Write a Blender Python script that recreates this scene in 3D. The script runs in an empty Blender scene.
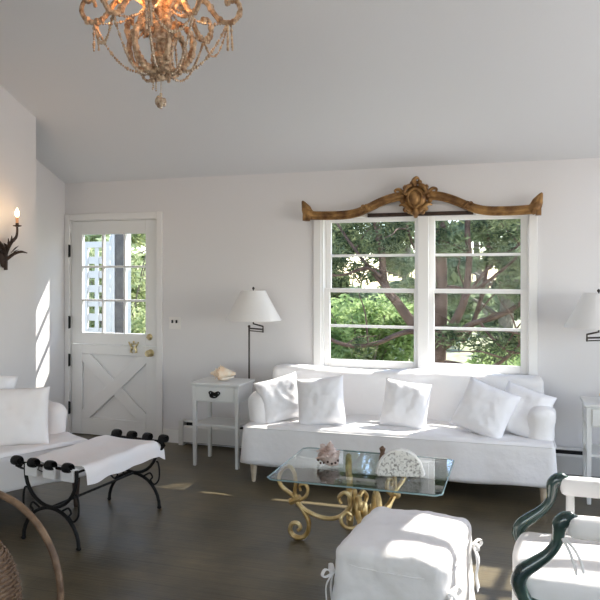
import bpy, bmesh, math, random
from mathutils import Vector, Matrix, noise
PI = math.pi
R = math.radians
scene = bpy.context.scene
COL = scene.collection

# ------------------------------------------------------------------ camera
cam_data = bpy.data.cameras.new('camera'); cam = bpy.data.objects.new('camera', cam_data); COL.objects.link(cam)
cam.location = (0, 0, 1.53)
cam.rotation_euler = (R(90), 0, math.atan(219 / 680))
cam_data.sensor_width = 36; cam_data.lens = 680 / 600 * 36
cam_data.shift_y = -26 / 600; cam_data.clip_start = 0.05; cam_data.clip_end = 300
scene.camera = cam

# ------------------------------------------------------------------ world, sun, fill lights, exposure
scene.view_settings.view_transform = 'Standard'
scene.view_settings.look = 'None'
scene.view_settings.gamma = 1
scene.view_settings.use_curve_mapping = False
scene.view_settings.exposure = 0.27
SUN_DIR = Vector((0.77, 1.0, 1.50)).normalized()        # towards the sun
world = bpy.data.worlds.new('sky'); scene.world = world; world.use_nodes = True
nt = world.node_tree; nt.nodes.clear()
sky = nt.nodes.new('ShaderNodeTexSky'); sky.sky_type = 'NISHITA'; sky.sun_disc = False
sky.sun_elevation = math.asin(SUN_DIR.z); sky.sun_rotation = math.atan2(SUN_DIR.x, SUN_DIR.y)
sky.air_density = 1.0; sky.dust_density = 0.4; sky.ozone_density = 1.0
bg = nt.nodes.new('ShaderNodeBackground'); bg.inputs['Strength'].default_value = 0.52
wo = nt.nodes.new('ShaderNodeOutputWorld')
nt.links.new(sky.outputs[0], bg.inputs[0]); nt.links.new(bg.outputs[0], wo.inputs[0])
sd = bpy.data.lights.new('sun', 'SUN'); sd.energy = 10; sd.angle = R(0.6); sd.color = (1, 0.96, 0.88)
sun = bpy.data.objects.new('sun', sd); COL.objects.link(sun)
sun.rotation_euler = SUN_DIR.to_track_quat('Z', 'Y').to_euler(); sun.location = (4, 9, 8)

def area(name, loc, rot, sx, sy, power, col=(1.0, 0.97, 0.965)):
    l = bpy.data.lights.new(name, 'AREA'); l.shape = 'RECTANGLE'; l.size = sx; l.size_y = sy
    l.energy = power; l.color = col
    o = bpy.data.objects.new(name, l); COL.objects.link(o); o.location = loc; o.rotation_euler = rot
    return o
# added fill lights in made-up rear and right windows, tilted up at the ceiling
area('rear_fill_light', (-0.7, -4.30, 1.35), (R(138), 0, 0), 4.6, 1.7, 60)
area('right_fill_light', (2.9, 2.7, 1.35), (R(132), 0, R(90)), 3.4, 1.7, 70)

# ------------------------------------------------------------------ materials
def mat(name, col=(.8, .8, .8), rough=.6, metal=0., noise_scale=None, col2=None, bump=0., bump_scale=60,
        emit=None, emit_s=0., spec=.5, detail=4, ramp=(.35, .65), sheen=0., coat=0., sub=0.):
    m = bpy.data.materials.new(name); m.use_nodes = True
    n = m.node_tree; b = n.nodes['Principled BSDF']
    b.inputs['Base Color'].default_value = (*col, 1); b.inputs['Roughness'].default_value = rough
    b.inputs['Metallic'].default_value = metal; b.inputs['Specular IOR Level'].default_value = spec
    b.inputs['Sheen Weight'].default_value = sheen; b.inputs['Coat Weight'].default_value = coat
    tc = n.nodes.new('ShaderNodeTexCoord')
    if col2:
        t = n.nodes.new('ShaderNodeTexNoise'); t.inputs['Scale'].default_value = noise_scale or 5
        t.inputs['Detail'].default_value = detail
        r = n.nodes.new('ShaderNodeValToRGB')
        r.color_ramp.elements[0].position = ramp[0]; r.color_ramp.elements[1].position = ramp[1]
        r.color_ramp.elements[0].color = (*col, 1); r.color_ramp.elements[1].color = (*col2, 1)
        n.links.new(tc.outputs['Object'], t.inputs['Vector']); n.links.new(t.outputs['Fac'], r.inputs['Fac'])
        n.links.new(r.outputs[0], b.inputs['Base Color'])
    if bump:
        t = n.nodes.new('ShaderNodeTexNoise'); t.inputs['Scale'].default_value = bump_scale; t.inputs['Detail'].default_value = 5
        bp = n.nodes.new('ShaderNodeBump'); bp.inputs['Strength'].default_value = bump; bp.inputs['Distance'].default_value = .01
        n.links.new(tc.outputs['Object'], t.inputs['Vector']); n.links.new(t.outputs['Fac'], bp.inputs['Height'])
        n.links.new(bp.outputs[0], b.inputs['Normal'])
    if emit:
        b.inputs['Emission Color'].default_value = (*emit, 1); b.inputs['Emission Strength'].default_value = emit_s
    return m

def mat_floor():
    m = bpy.data.materials.new('dark_stained_boards'); m.use_nodes = True
    n = m.node_tree; b = n.nodes['Principled BSDF']; L = n.links.new
    tc = n.nodes.new('ShaderNodeTexCoord')
    br = n.nodes.new('ShaderNodeTexBrick'); br.offset = .37; br.inputs['Scale'].default_value = 1
    br.inputs['Brick Width'].default_value = 2.3; br.inputs['Row Height'].default_value = .11
    br.inputs['Mortar Size'].default_value = .0025; br.inputs['Mortar Smooth'].default_value = .2
    br.inputs['Color1'].default_value = (.094, .078, .048, 1); br.inputs['Color2'].default_value = (.108, .090, .056, 1)
    br.inputs['Mortar'].default_value = (.060, .050, .034, 1)
    L(tc.outputs['Object'], br.inputs['Vector'])
    n1 = n.nodes.new('ShaderNodeTexNoise'); n1.inputs['Scale'].default_value = 2.6; n1.inputs['Detail'].default_value = 8
    n1.inputs['Roughness'].default_value = .65
    L(tc.outputs['Object'], n1.inputs['Vector'])
    mp = n.nodes.new('ShaderNodeMapping'); mp.inputs['Scale'].default_value = (2, 40, 1)
    L(tc.outputs['Object'], mp.inputs['Vector'])
    n2 = n.nodes.new('ShaderNodeTexNoise'); n2.inputs['Scale'].default_value = 2; n2.inputs['Detail'].default_value = 5
    L(mp.outputs[0], n2.inputs['Vector'])
    mx = n.nodes.new('ShaderNodeMix'); mx.data_type = 'RGBA'; mx.blend_type = 'MULTIPLY'; mx.inputs['Factor'].default_value = .8
    r1 = n.nodes.new('ShaderNodeValToRGB'); r1.color_ramp.elements[0].position = .3; r1.color_ramp.elements[1].position = .72
    r1.color_ramp.elements[0].color = (.42, .41, .38, 1); r1.color_ramp.elements[1].color = (1.75, 1.70, 1.60, 1)
    L(n1.outputs['Fac'], r1.inputs[0]); L(br.outputs['Color'], mx.inputs['A']); L(r1.outputs[0], mx.inputs['B'])
    mx2 = n.nodes.new('ShaderNodeMix'); mx2.data_type = 'RGBA'; mx2.blend_type = 'MULTIPLY'; mx2.inputs['Factor'].default_value = .6
    r2 = n.nodes.new('ShaderNodeValToRGB'); r2.color_ramp.elements[0].position = .3; r2.color_ramp.elements[1].position = .7
    r2.color_ramp.elements[0].color = (.75, .73, .7, 1); r2.color_ramp.elements[1].color = (1.2, 1.2, 1.2, 1)
    L(n2.outputs['Fac'], r2.inputs[0]); L(mx.outputs['Result'], mx2.inputs['A']); L(r2.outputs[0], mx2.inputs['B'])
    L(mx2.outputs['Result'], b.inputs['Base Color'])
    mr = n.nodes.new('ShaderNodeMapRange'); mr.inputs['To Min'].default_value = .22; mr.inputs['To Max'].default_value = .48
    L(n1.outputs['Fac'], mr.inputs['Value']); L(mr.outputs[0], b.inputs['Roughness'])
    bp = n.nodes.new('ShaderNodeBump'); bp.inputs['Strength'].default_value = .15; bp.inputs['Distance'].default_value = .003
    L(br.outputs['Fac'], bp.inputs['Height']); bp.invert = True
    bp2 = n.nodes.new('ShaderNodeBump'); bp2.inputs['Strength'].default_value = .15; bp2.inputs['Distance'].default_value = .01
    L(n2.outputs['Fac'], bp2.inputs['Height']); L(bp.outputs[0], bp2.inputs['Normal']); L(bp2.outputs[0], b.inputs['Normal'])
    return m

def mat_glass(name, tint=(1, 1, 1), rough=0.0, ior=1.45):
    m = bpy.data.materials.new(name); m.use_nodes = True; n = m.node_tree; n.nodes.clear(); L = n.links.new
    out = n.nodes.new('ShaderNodeOutputMaterial'); mix = n.nodes.new('ShaderNodeMixShader')
    tr = n.nodes.new('ShaderNodeBsdfTransparent'); tr.inputs[0].default_value = (*tint, 1)
    gl = n.nodes.new('ShaderNodeBsdfGlossy'); gl.inputs['Roughness'].default_value = rough
    lw = n.nodes.new('ShaderNodeLayerWeight'); lw.inputs[0].default_value = .5
    pw = n.nodes.new('ShaderNodeMath'); pw.operation = 'POWER'; pw.inputs[1].default_value = 5
    f0 = ((ior - 1) / (ior + 1)) ** 2
    fr = n.nodes.new('ShaderNodeMath'); fr.operation = 'MULTIPLY_ADD'; fr.inputs[1].default_value = 1 - f0; fr.inputs[2].default_value = f0
    L(lw.outputs['Facing'], pw.inputs[0]); L(pw.outputs[0], fr.inputs[0])
    L(fr.outputs[0], mix.inputs[0]); L(tr.outputs[0], mix.inputs[1]); L(gl.outputs[0], mix.inputs[2]); L(mix.outputs[0], out.inputs[0])
    return m

def mat_leaf(name, c1, c2, scale=3., trans=.45):
    m = bpy.data.materials.new(name); m.use_nodes = True; n = m.node_tree; n.nodes.clear(); L = n.links.new
    out = n.nodes.new('ShaderNodeOutputMaterial'); mix = n.nodes.new('ShaderNodeMixShader'); mix.inputs[0].default_value = trans
    df = n.nodes.new('ShaderNodeBsdfDiffuse'); tl = n.nodes.new('ShaderNodeBsdfTranslucent')
    tc = n.nodes.new('ShaderNodeTexCoord'); t = n.nodes.new('ShaderNodeTexNoise'); t.inputs['Scale'].default_value = scale
    t.inputs['Detail'].default_value = 6
    r = n.nodes.new('ShaderNodeValToRGB'); r.color_ramp.elements[0].position = .35; r.color_ramp.elements[1].position = .68
    r.color_ramp.elements[0].color = (*c1, 1); r.color_ramp.elements[1].color = (*c2, 1)
    L(tc.outputs['Object'], t.inputs['Vector']); L(t.outputs['Fac'], r.inputs[0])
    L(r.outputs[0], df.inputs[0]); L(r.outputs[0], tl.inputs[0])
    L(df.outputs[0], mix.inputs[1]); L(tl.outputs[0], mix.inputs[2]); L(mix.outputs[0], out.inputs[0])
    return m

M = {}
M['wall'] = mat('white_wall_paint', (.75, .735, .738), .85, bump=.08, bump_scale=90, spec=.2)
M['ceil'] = mat('white_ceiling_paint', (.745, .755, .77), .9, bump=.05, bump_scale=60, spec=.2)
M['trim'] = mat('white_gloss_trim', (.82, .81, .80), .35)
M['door'] = mat('white_door_paint', (.80, .80, .79), .4)
M['floor'] = mat_floor()
M['glass'] = mat_glass('window_glass', (1, 1, 1), 0.0, 1.15)
M['tglass'] = mat_glass('table_glass', (.93, .96, .96), 0.0, 1.75)
M['tedge'] = mat('glass_edge_green', (.22, .33, .34), .15)
M['linen'] = mat('white_slipcover_cotton', (.84, .825, .82), .95, bump=.8, bump_scale=8, spec=.15, sheen=.15)
M['cush'] = mat('white_cushion_cotton', (.85, .84, .855), .95, bump=.6, bump_scale=11, spec=.15, sheen=.15)
M['pink'] = mat('warm_white_cotton', (.86, .80, .77), .95, bump=.4, bump_scale=12, spec=.15, col2=(.84, .82, .81), noise_scale=3)
M['table'] = mat('white_table_paint', (.74, .745, .73), .45, bump=.05, bump_scale=30)
M['leg'] = mat('pale_limed_wood', (.52, .42, .30), .6, col2=(.66, .56, .43), noise_scale=25)
M['darkleg'] = mat('dark_brown_wood', (.05, .03, .02), .5)
M['iron'] = mat('black_wrought_iron', (.006, .006, .006), .5, spec=.25, metal=.0, bump=.3, bump_scale=80)
M['gilt'] = mat('gilded_iron', (.50, .32, .11), .38, metal=.75, col2=(.80, .62, .32), noise_scale=14, bump=.3, bump_scale=60)
M['cornice'] = mat('antique_gilt_wood', (.12, .052, .016), .40, metal=.4, col2=(.37, .205, .07), noise_scale=13, bump=.5, bump_scale=45, detail=7)
M['brass'] = mat('polished_brass', (.62, .52, .30), .28, metal=1)
M['chgilt'] = mat('chandelier_gilt_beads', (.26, .15, .08), .35, metal=.25, col2=(.70, .53, .36), noise_scale=40, bump=.6, bump_scale=120)
M['crystal'] = mat('amber_crystal', (.30, .19, .11), .12, col2=(.66, .52, .36), noise_scale=60, coat=.6, spec=.9)
M['bulb'] = mat('lit_bulb', (1, .9, .7), .3, emit=(1, .74, .42), emit_s=9)
M['candle'] = mat('candle_sleeve', (.50, .30, .18), .5)
M['rust'] = mat('rusty_brown_iron', (.022, .012, .009), .6, metal=.2, col2=(.05, .026, .016), noise_scale=30, bump=.4, bump_scale=70)
M['shade'] = mat('white_lamp_shade', (.80, .78, .76), .85, bump=.1, bump_scale=40)
M['pole'] = mat('dark_bronze', (.06, .05, .045), .4, metal=.6)
M['dark'] = mat('black_slot', (.012, .012, .014), .5)
M['heater'] = mat('heater_cream_metal', (.66, .65, .63), .4)
M['shell'] = mat('conch_shell', (.84, .62, .42), .45, col2=(.92, .84, .70), noise_scale=14, bump=.4, bump_scale=40)
M['shell2'] = mat('pinkish_conch', (.42, .29, .24), .5, col2=(.72, .60, .54), noise_scale=16, bump=.5, bump_scale=40)
M['shelldk'] = mat('brown_shell_spikes', (.10, .055, .04), .5)
M['coral'] = mat('pitted_white_coral', (.25, .24, .22), .9, col2=(.70, .69, .65), noise_scale=75, detail=6, ramp=(.36, .50), bump=.9, bump_scale=45)
M['coralrim'] = mat('pale_coral_rim', (.74, .73, .70), .85, col2=(.85, .84, .8), noise_scale=30, bump=.5, bump_scale=60)
M['green'] = mat('dark_green_lacquer', (.010, .026, .028), .2, col2=(.045, .09, .075), noise_scale=9, coat=.6)
M['gold'] = mat('gold_edge_line', (.55, .46, .20), .35, metal=.7)
M['rattan'] = mat('brown_rattan', (.10, .055, .03), .5, col2=(.21, .13, .075), noise_scale=18, bump=.5, bump_scale=60)
M['brownshell'] = mat('brown_pebble', (.16, .09, .05), .5)
M['plate'] = mat('switch_plate', (.82, .80, .78), .4)
M['bark'] = mat('red_brown_bark', (.085, .05, .035), .9, col2=(.20, .13, .10), noise_scale=8, bump=.9, bump_scale=18, detail=8)
M['bark2'] = mat('grey_bark', (.12, .10, .08), .9, col2=(.27, .23, .19), noise_scale=10, bump=.8, bump_scale=20)
M['pine'] = mat_leaf('pine_needles', (.035, .06, .035), (.34, .38, .20), 9)
M['bushl'] = mat_leaf('bright_shrub_leaves', (.20, .30, .11), (.55, .66, .32), 5)
M['tree'] = mat_leaf('distant_leaves', (.14, .19, .11), (.40, .46, .29), 1.5)
M['yell'] = mat_leaf('yellow_green_leaves', (.24, .30, .14), (.66, .70, .42), 4)
M['lawn'] = mat('lawn', (.24, .26, .13), .95, col2=(.38, .37, .24), noise_scale=5, bump=.6, bump_scale=30)
M['trellis'] = mat('white_trellis_paint', (.62, .62, .60), .5)
M['post'] = mat('grey_weathered_wood', (.09, .085, .08), .8, col2=(.14, .13, .12), noise_scale=14)

# ------------------------------------------------------------------ mesh helpers
def spl(pts, n=8, closed=False):
    P = [Vector(p) for p in pts]; out = []; N = len(P)
    rng = range(N if closed else N - 1)
    for i in rng:
        if closed: a, b, c, d = P[i - 1], P[i], P[(i + 1) % N], P[(i + 2) % N]
        else: a, b, c, d = P[max(i - 1, 0)], P[i], P[i + 1], P[min(i + 2, N - 1)]
        for k in range(n):
            t = k / n
            out.append(.5 * ((2 * b) + (c - a) * t + (2 * a - 5 * b + 4 * c - d) * t * t + (-a + 3 * b - 3 * c + d) * t ** 3))
    if not closed: out.append(P[-1])
    return out

class MB:
    def __init__(s): s.v = []; s.f = []
    def add(s, v, f, T=None):
        k = len(s.v)
        s.v += [tuple(T @ Vector(p)) if T else tuple(p) for p in v]; s.f += [tuple(i + k for i in q) for q in f]; return s
    def box(s, x0, x1, y0, y1, z0, z1, T=None):
        return s.add([(x0, y0, z0), (x1, y0, z0), (x1, y1, z0), (x0, y1, z0), (x0, y0, z1), (x1, y0, z1), (x1, y1, z1), (x0, y1, z1)],
              [(0, 3, 2, 1), (4, 5, 6, 7), (0, 1, 5, 4), (1, 2, 6, 5), (2, 3, 7, 6), (3, 0, 4, 7)], T)
    def tube(s, pts, r, sides=8, closed=False, flat=None, T=None, up=None):
        P = [Vector(p) for p in pts]; N = len(P); rr = r if hasattr(r, '__len__') else [r] * N
        if len(rr) != N: rr = [rr[0] + (rr[-1] - rr[0]) * 0 + _lerp(rr, i / (N - 1)) - rr[0] for i in range(N)]
        v = []; f = []
        tan = []
        for i in range(N):
            a = P[i - 1] if (i > 0 or closed) else P[i]; b = P[(i + 1) % N] if (i < N - 1 or closed) else P[i]
            t = (b - a); tan.append(t.normalized() if t.length > 1e-9 else Vector((0, 0, 1)))
        u = up.copy() if up else (Vector((0, 0, 1)) if abs(tan[0].z) < .9 else Vector((1, 0, 0)))
        for i in range(N):
            u = u - tan[i] * u.dot(tan[i])
            if u.length < 1e-6: u = tan[i].orthogonal()
            u.normalize(); w = tan[i].cross(u)
            fu, fw = flat if flat else (1, 1)
            for k in range(sides):
                a = 2 * PI * k / sides
                v.append(P[i] + u * math.cos(a) * rr[i] * fu + w * math.sin(a) * rr[i] * fw)
        for i in range(N if closed else N - 1):
            for k in range(sides):
                a = i * sides + k; b = i * sides + (k + 1) % sides; j = (i + 1) % N
                f.append((a, b, j * sides + (k + 1) % sides, j * sides + k))
        if not closed:
            f.append(tuple(range(sides - 1, -1, -1))); f.append(tuple(range((N - 1) * sides, N * sides)))
        return s.add(v, f, T)
    def lathe(s, prof, sides=20, T=None, cap=True):
        v = []; f = []
        for r, z in prof:
            for k in range(sides):
                a = 2 * PI * k / sides; v.append((r * math.cos(a), r * math.sin(a), z))
        for i in range(len(prof) - 1):
            for k in range(sides):
                a = i * sides + k; b = i * sides + (k + 1) % sides; f.append((a, b, b + sides, a + sides))
        if cap:
            f.append(tuple(range(sides - 1, -1, -1))); f.append(tuple(range((len(prof) - 1) * sides, len(prof) * sides)))
        return s.add(v, f, T)
    def ball(s, c, r, T=None, n=8, m=5):
        rx, ry, rz = r if hasattr(r, '__len__') else (r, r, r)
        v = [(c[0], c[1], c[2] - rz)]; f = []
        for i in range(1, m):
            p = PI * i / m
            for k in range(n):
                a = 2 * PI * k / n; v.append((c[0] + rx * math.sin(p) * math.cos(a), c[1] + ry * math.sin(p) * math.sin(a), c[2] - rz * math.cos(p)))
        v.append((c[0], c[1], c[2] + rz)); e = len(v) - 1
        for k in range(n):
            f.append((0, 1 + (k + 1) % n, 1 + k)); f.append((e, 1 + (m - 2) * n + k, 1 + (m - 2) * n + (k + 1) % n))
        for i in range(m - 2):
            for k in range(n):
                a = 1 + i * n + k; b = 1 + i * n + (k + 1) % n; f.append((a, b, b + n, a + n))
        return s.add(v, f, T)
    def prism(s, poly, axis='y', a=0, b=1, T=None):
        n = len(poly)
        mk = {'y': lambda p, t: (p[0], t, p[1]), 'z': lambda p, t: (p[0], p[1], t), 'x': lambda p, t: (t, p[0], p[1])}[axis]
        v = [mk(p, a) for p in poly] + [mk(p, b) for p in poly]
        f = [tuple(range(n)), tuple(range(2 * n - 1, n - 1, -1))] + [(i, i + n, (i + 1) % n + n, (i + 1) % n) for i in range(n)]
        return s.add(v, f, T)
    def build(s, name, m, parent=None, bevel=0, loc=None, rot=None, smooth=40, segs=2):
        me = bpy.data.meshes.new(name); me.from_pydata(s.v, [], s.f); me.update()
        bm = bmesh.new(); bm.from_mesh(me); bmesh.ops.recalc_face_normals(bm, faces=bm.faces); bm.to_mesh(me); bm.free()
        for mm in (m if isinstance(m, (list, tuple)) else [m]): me.materials.append(mm)
        if smooth: me.shade_smooth(); me.set_sharp_from_angle(angle=R(smooth))
        o = bpy.data.objects.new(name, me); COL.objects.link(o)
        if parent: o.parent = parent
        if loc: o.location = loc
        if rot: o.rotation_euler = rot
        if bevel:
            b = o.modifiers.new('bevel', 'BEVEL'); b.width = bevel; b.segments = segs; b.limit_method = 'ANGLE'; b.angle_limit = R(40)
        return o
def _lerp(a, t):
    x = t * (len(a) - 1); i = min(int(x), len(a) - 2); return a[i] + (a[i + 1] - a[i]) * (x - i)
def tag(o, label=None, cat=None, group=None, kind=None):
    if label: o['label'] = label
    if cat: o['category'] = cat
    if group: o['group'] = group
    if kind: o['kind'] = kind
    return o
def thing(name, label, cat, loc=(0, 0, 0), rz=0, group=None):
    o = bpy.data.objects.new(name, None); COL.objects.link(o); o.location = loc; o.rotation_euler = (0, 0, rz)
    o.empty_display_size = .1
    return tag(o, label, cat, group)
def struct(o): o['kind'] = 'structure'; return o

def rbox(sx, sy, sz, r, n=14, fn=None):
    """rounded box centred on origin in x,y and standing on z=0; fn(p, nrm) displaces a vertex"""
    mb = MB(); idx = {}
    nx, ny, nz = max(4, int(n * sx / max(sx, sy, sz))), max(4, int(n * sy / max(sx, sy, sz))), max(4, int(n * sz / max(sx, sy, sz)))
    hx, hy, hz = sx / 2, sy / 2, sz / 2
    def vid(i, j, k):
        key = (i, j, k)
        if key in idx: return idx[key]
        def edge(t, h, N):
            return -h + 2 * h * t / N
        p = Vector((edge(i, hx, nx), edge(j, hy, ny), edge(k, hz, nz)))
        rr = min(r, hx * .99, hy * .99, hz * .99)
        q = Vector((max(-hx + rr, min(hx - rr, p.x)), max(-hy + rr, min(hy - rr, p.y)), max(-hz + rr, min(hz - rr, p.z))))
        d = p - q
        if d.length > 1e-9:
            nr = d.normalized(); p = q + nr * rr
        else: nr = Vector((0, 0, 1))
        p = p + Vector((0, 0, hz))
        if fn: p = fn(p, nr)
        idx[key] = len(mb.v); mb.v.append(tuple(p)); return idx[key]
    for a in range(nx):
        for b in range(ny):
            mb.f.append((vid(a, b, 0), vid(a, b + 1, 0), vid(a + 1, b + 1, 0), vid(a + 1, b, 0)))
            mb.f.append((vid(a, b, nz), vid(a + 1, b, nz), vid(a + 1, b + 1, nz), vid(a, b + 1, nz)))
    for a in range(nx):
        for c in range(nz):
            mb.f.append((vid(a, 0, c), vid(a + 1, 0, c), vid(a + 1, 0, c + 1), vid(a, 0, c + 1)))
            mb.f.append((vid(a, ny, c), vid(a, ny, c + 1), vid(a + 1, ny, c + 1), vid(a + 1, ny, c)))
    for b in range(ny):
        for c in range(nz):
            mb.f.append((vid(0, b, c), vid(0, b, c + 1), vid(0, b + 1, c + 1), vid(0, b + 1, c)))
            mb.f.append((vid(nx, b, c), vid(nx, b + 1, c), vid(nx, b + 1, c + 1), vid(nx, b, c + 1)))
    return mb

def pillow(w, h, t, seed=0, n=34, wr=.009):
    """square cushion standing in the local XZ plane, base at z=0"""
    mb = MB(); off = Vector((seed * 7.3, seed * 3.1, 1.7))
    for side in (1, -1):
        base = len(mb.v)
        for i in range(n + 1):
            for j in range(n + 1):
                u = -1 + 2 * i / n; v = -1 + 2 * j / n
                x = w / 2 * u * (1 - .05 * (1 - v * v)); z = h / 2 * v * (1 - .05 * (1 - u * u))
                th = max(0., (1 - u ** 4) * (1 - v ** 4)) ** .55 * t / 2
                nz_ = noise.noise(Vector((u * 1.6, v * 1.6, side * 2)) + off) * 1.2 + .6 * noise.noise(Vector((u * 4, v * 4, side)) + off)
                th += wr * nz_ * min(1, 3 * th / t)
                mb.v.append((x, side * -th, z + h / 2 * .95))
        for i in range(n):
            for j in range(n):
                a = base + i * (n + 1) + j; q = (a, a + n + 1, a + n + 2, a + 1)
                mb.f.append(q if side > 0 else q[::-1])
    return mb
def place_pillow(name, w, h, t, seed, loc, yaw, lean, roll, m, label, group):
    mb = pillow(w, h, t, seed)
    o = mb.build(name, m, smooth=180)
    bm = bmesh.new(); bm.from_mesh(o.data); bmesh.ops.remove_doubles(bm, verts=bm.verts, dist=.0004); bm.to_mesh(o.data); bm.free()
    Mx = Matrix.Rotation(R(yaw), 4, 'Z') @ Matrix.Rotation(R(-lean), 4, 'X') @ Matrix.Translation((0, 0, h * .47)) @ Matrix.Rotation(R(roll), 4, 'Y') @ Matrix.Translation((0, 0, -h * .47))
    o.matrix_world = Matrix.Translation(loc) @ Mx
    return tag(o, label, 'cushion', group)

# ------------------------------------------------------------------ room shell
YB = 5.53; SL = .408; H0 = 2.40; YR = .5
def zc(y): return H0 + SL * (YB - y) if y >= YR else H0 + SL * (YB - YR) - SL * (YR - y)
XL, XR, YF = -4.75, 3.0, -4.4
struct(MB().box(XL - .2, XR + .2, YF - .2, YB + .12, -.15, 0).build('floor', M['floor'], smooth=0))
# back wall, with the window and door openings
WX0, WX1, WZ0, WZ1 = -1.60, .085, .735, 2.02
DX0, DX1, DZ1 = -4.10, -3.145, 2.045
T = .13
b = MB(); y0, y1 = YB, YB + T
b.box(XL - .2, DX0, y0, y1, 0, H0 + .03); b.box(DX0, DX1, y0, y1, DZ1, H0 + .03); b.box(DX1, WX0, y0, y1, 0, H0 + .03)
b.box(WX0, WX1, y0, y1, 0, WZ0); b.box(WX0, WX1, y0, y1, WZ1, H0 + .03); b.box(WX1, XR + .2, y0, y1, 0, H0 + .03)
struct(b.build('wall_back', M['wall'], smooth=0))
# left side: alcove beside the door, a projecting pier with the sconce, and the wall nearer the camera
def wall_x(name, xa, xb, ya, yb):
    ys = [ya, yb] if not (ya < YR < yb) else [ya, YR, yb]
    poly = [(ya, 0), (yb, 0)] + [(y, zc(y) + .05) for y in reversed(ys)]
    return struct(MB().prism(poly, 'x', xa, xb).build(name, M['wall'], smooth=0))
wall_x('wall_left_alcove', -4.35, -4.15, 4.571, YB)
wall_x('wall_left_pier', -4.9, -3.71, 3.93, 4.57)
wall_x('wall_left_near', XL - .2, XL, YF - .2, 3.929)
# right wall with openings (out of frame)
b = MB(); xa, xb = XR, XR + .2
b.box(xa, xb, YF - .2, .9, 0, 2.4); b.box(xa, xb, 4.5, YB, 0, 2.4); b.box(xa, xb, .9, 4.5, 0, .35); b.box(xa, xb, .9, 4.5, 2.3, 2.4)
b.prism([(YF - .2, 2.4), (YB, 2.4), (YB, 2.45), (YR, zc(YR) + .05), (YF - .2, 2.45)], 'x', xa, xb)
struct(b.build('wall_right', M['wall'], smooth=0))
b = MB(); ya, yb = YF - .2, YF
b.box(XL - .2, -3.1, ya, yb, 0, 2.4); b.box(1.7, XR + .2, ya, yb, 0, 2.4); b.box(-3.1, 1.7, ya, yb, 0, .35); b.box(-3.1, 1.7, ya, yb, 2.3, 2.45)
struct(b.build('wall_front', M['wall'], smooth=0))
# frames of made-up windows behind and beside the camera, opened for light
b = MB()
for k in range(5): x = -3.1 + k * 1.2; b.box(x - .03 if k else x, x + .03 if k < 4 else x, YF - .12, YF - .06, .35, 2.3)
b.box(-3.1, 1.7, YF - .12, YF - .06, .35, .41); b.box(-3.1, 1.7, YF - .12, YF - .06, 2.24, 2.3)
struct(b.build('window_2', M['trim'], smooth=0))
b = MB()
for k in range(4): y = .9 + k * 1.2; b.box(XR + .06, XR + .12, y - .03 if k else y, y + .03 if k < 3 else y, .35, 2.3)
b.box(XR + .06, XR + .12, 0.9, 4.5, .35, .41); b.box(XR + .06, XR + .12, 0.9, 4.5, 2.24, 2.3)
struct(b.build('window_3', M['trim'], smooth=0))
# ceiling with a skylight to the right
SX0, SX1, SY0, SY1 = .78, 1.72, 3.85, 5.42
def slab(b, x0, x1, ya, yb, th=.16):
    b.prism([(ya, zc(ya)), (yb, zc(yb)), (yb, zc(yb) + th), (ya, zc(ya) + th)], 'x', x0, x1)
b = MB(); X0, X1 = XL - .2, XR + .2
slab(b, X0, SX0, YR, YB + .3); slab(b, SX1, X1, YR, YB + .3); slab(b, SX0, SX1, YR, SY0); slab(b, SX0, SX1, SY1, YB + .3)
slab(b, X0, X1, YF - .3, YR)
struct(b.build('ceiling', M['ceil'], smooth=0))
b = MB()
def sbar(x0, x1, ya, yb): b.prism([(ya, zc(ya) + .06), (yb, zc(yb) + .06), (yb, zc(yb) + .12), (ya, zc(ya) + .12)], 'x', x0, x1)
for k in range(1, 6): y = SY0 + (SY1 - SY0) * k / 6; sbar(SX0, SX1, y - .018, y + .018)
sbar((SX0 + SX1) / 2 - .018, (SX0 + SX1) / 2 + .018, SY0, SY1)
struct(b.build('window_4', M['trim'], smooth=0))

# baseboards
struct(MB().box(-3.09, -2.92, YB - .018, YB - .001, 0, .12).build('baseboard_back', M['trim'], bevel=.004))
struct(MB().box(-4.148, -4.132, 4.572, YB - .02, 0, .12).build('baseboard_alcove', M['trim'], bevel=.004))
struct(MB().box(-3.709, -3.694, 3.93, 4.57, 0, .12).build('baseboard_left', M['trim'], bevel=.004))

# ------------------------------------------------------------------ window over the sofa: two double-hung units
win = thing('window_1', None, None, (0, 0, 0)); struct(win)
yi = YB
b = MB()   # casing, mullion casing
b.box(-1.655, -1.59, yi - .022, yi - .001, .70, 2.045); b.box(.07, .135, yi - .022, yi - .001, .70, 2.045)
b.box(-1.655, .135, yi - .024, yi - .001, 2.0, 2.06); b.box(-.778, -.69, yi - .024, yi - .001, .735, 2.0)
struct(b.build('window_casing', M['trim'], win, bevel=.004))
b = MB(); b.box(-1.69, .17, yi - .05, yi + .02, .705, .735)
struct(b.build('window_sill', M['trim'], win, bevel=.006))
b = MB()
b.box(-1.60, -1.575, yi, yi + T, .735, 2.02); b.box(.06, .085, yi, yi + T, .735, 2.02); b.box(-.768, -.70, yi, yi + T, .735, 2.02)
b.box(-1.60, .085, yi, yi + T, 2.0, 2.02); b.box(-1.60, .085, yi + .05, yi + T + .03, .705, .75)
struct(b.build('window_frame', M['trim'], win))
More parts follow.
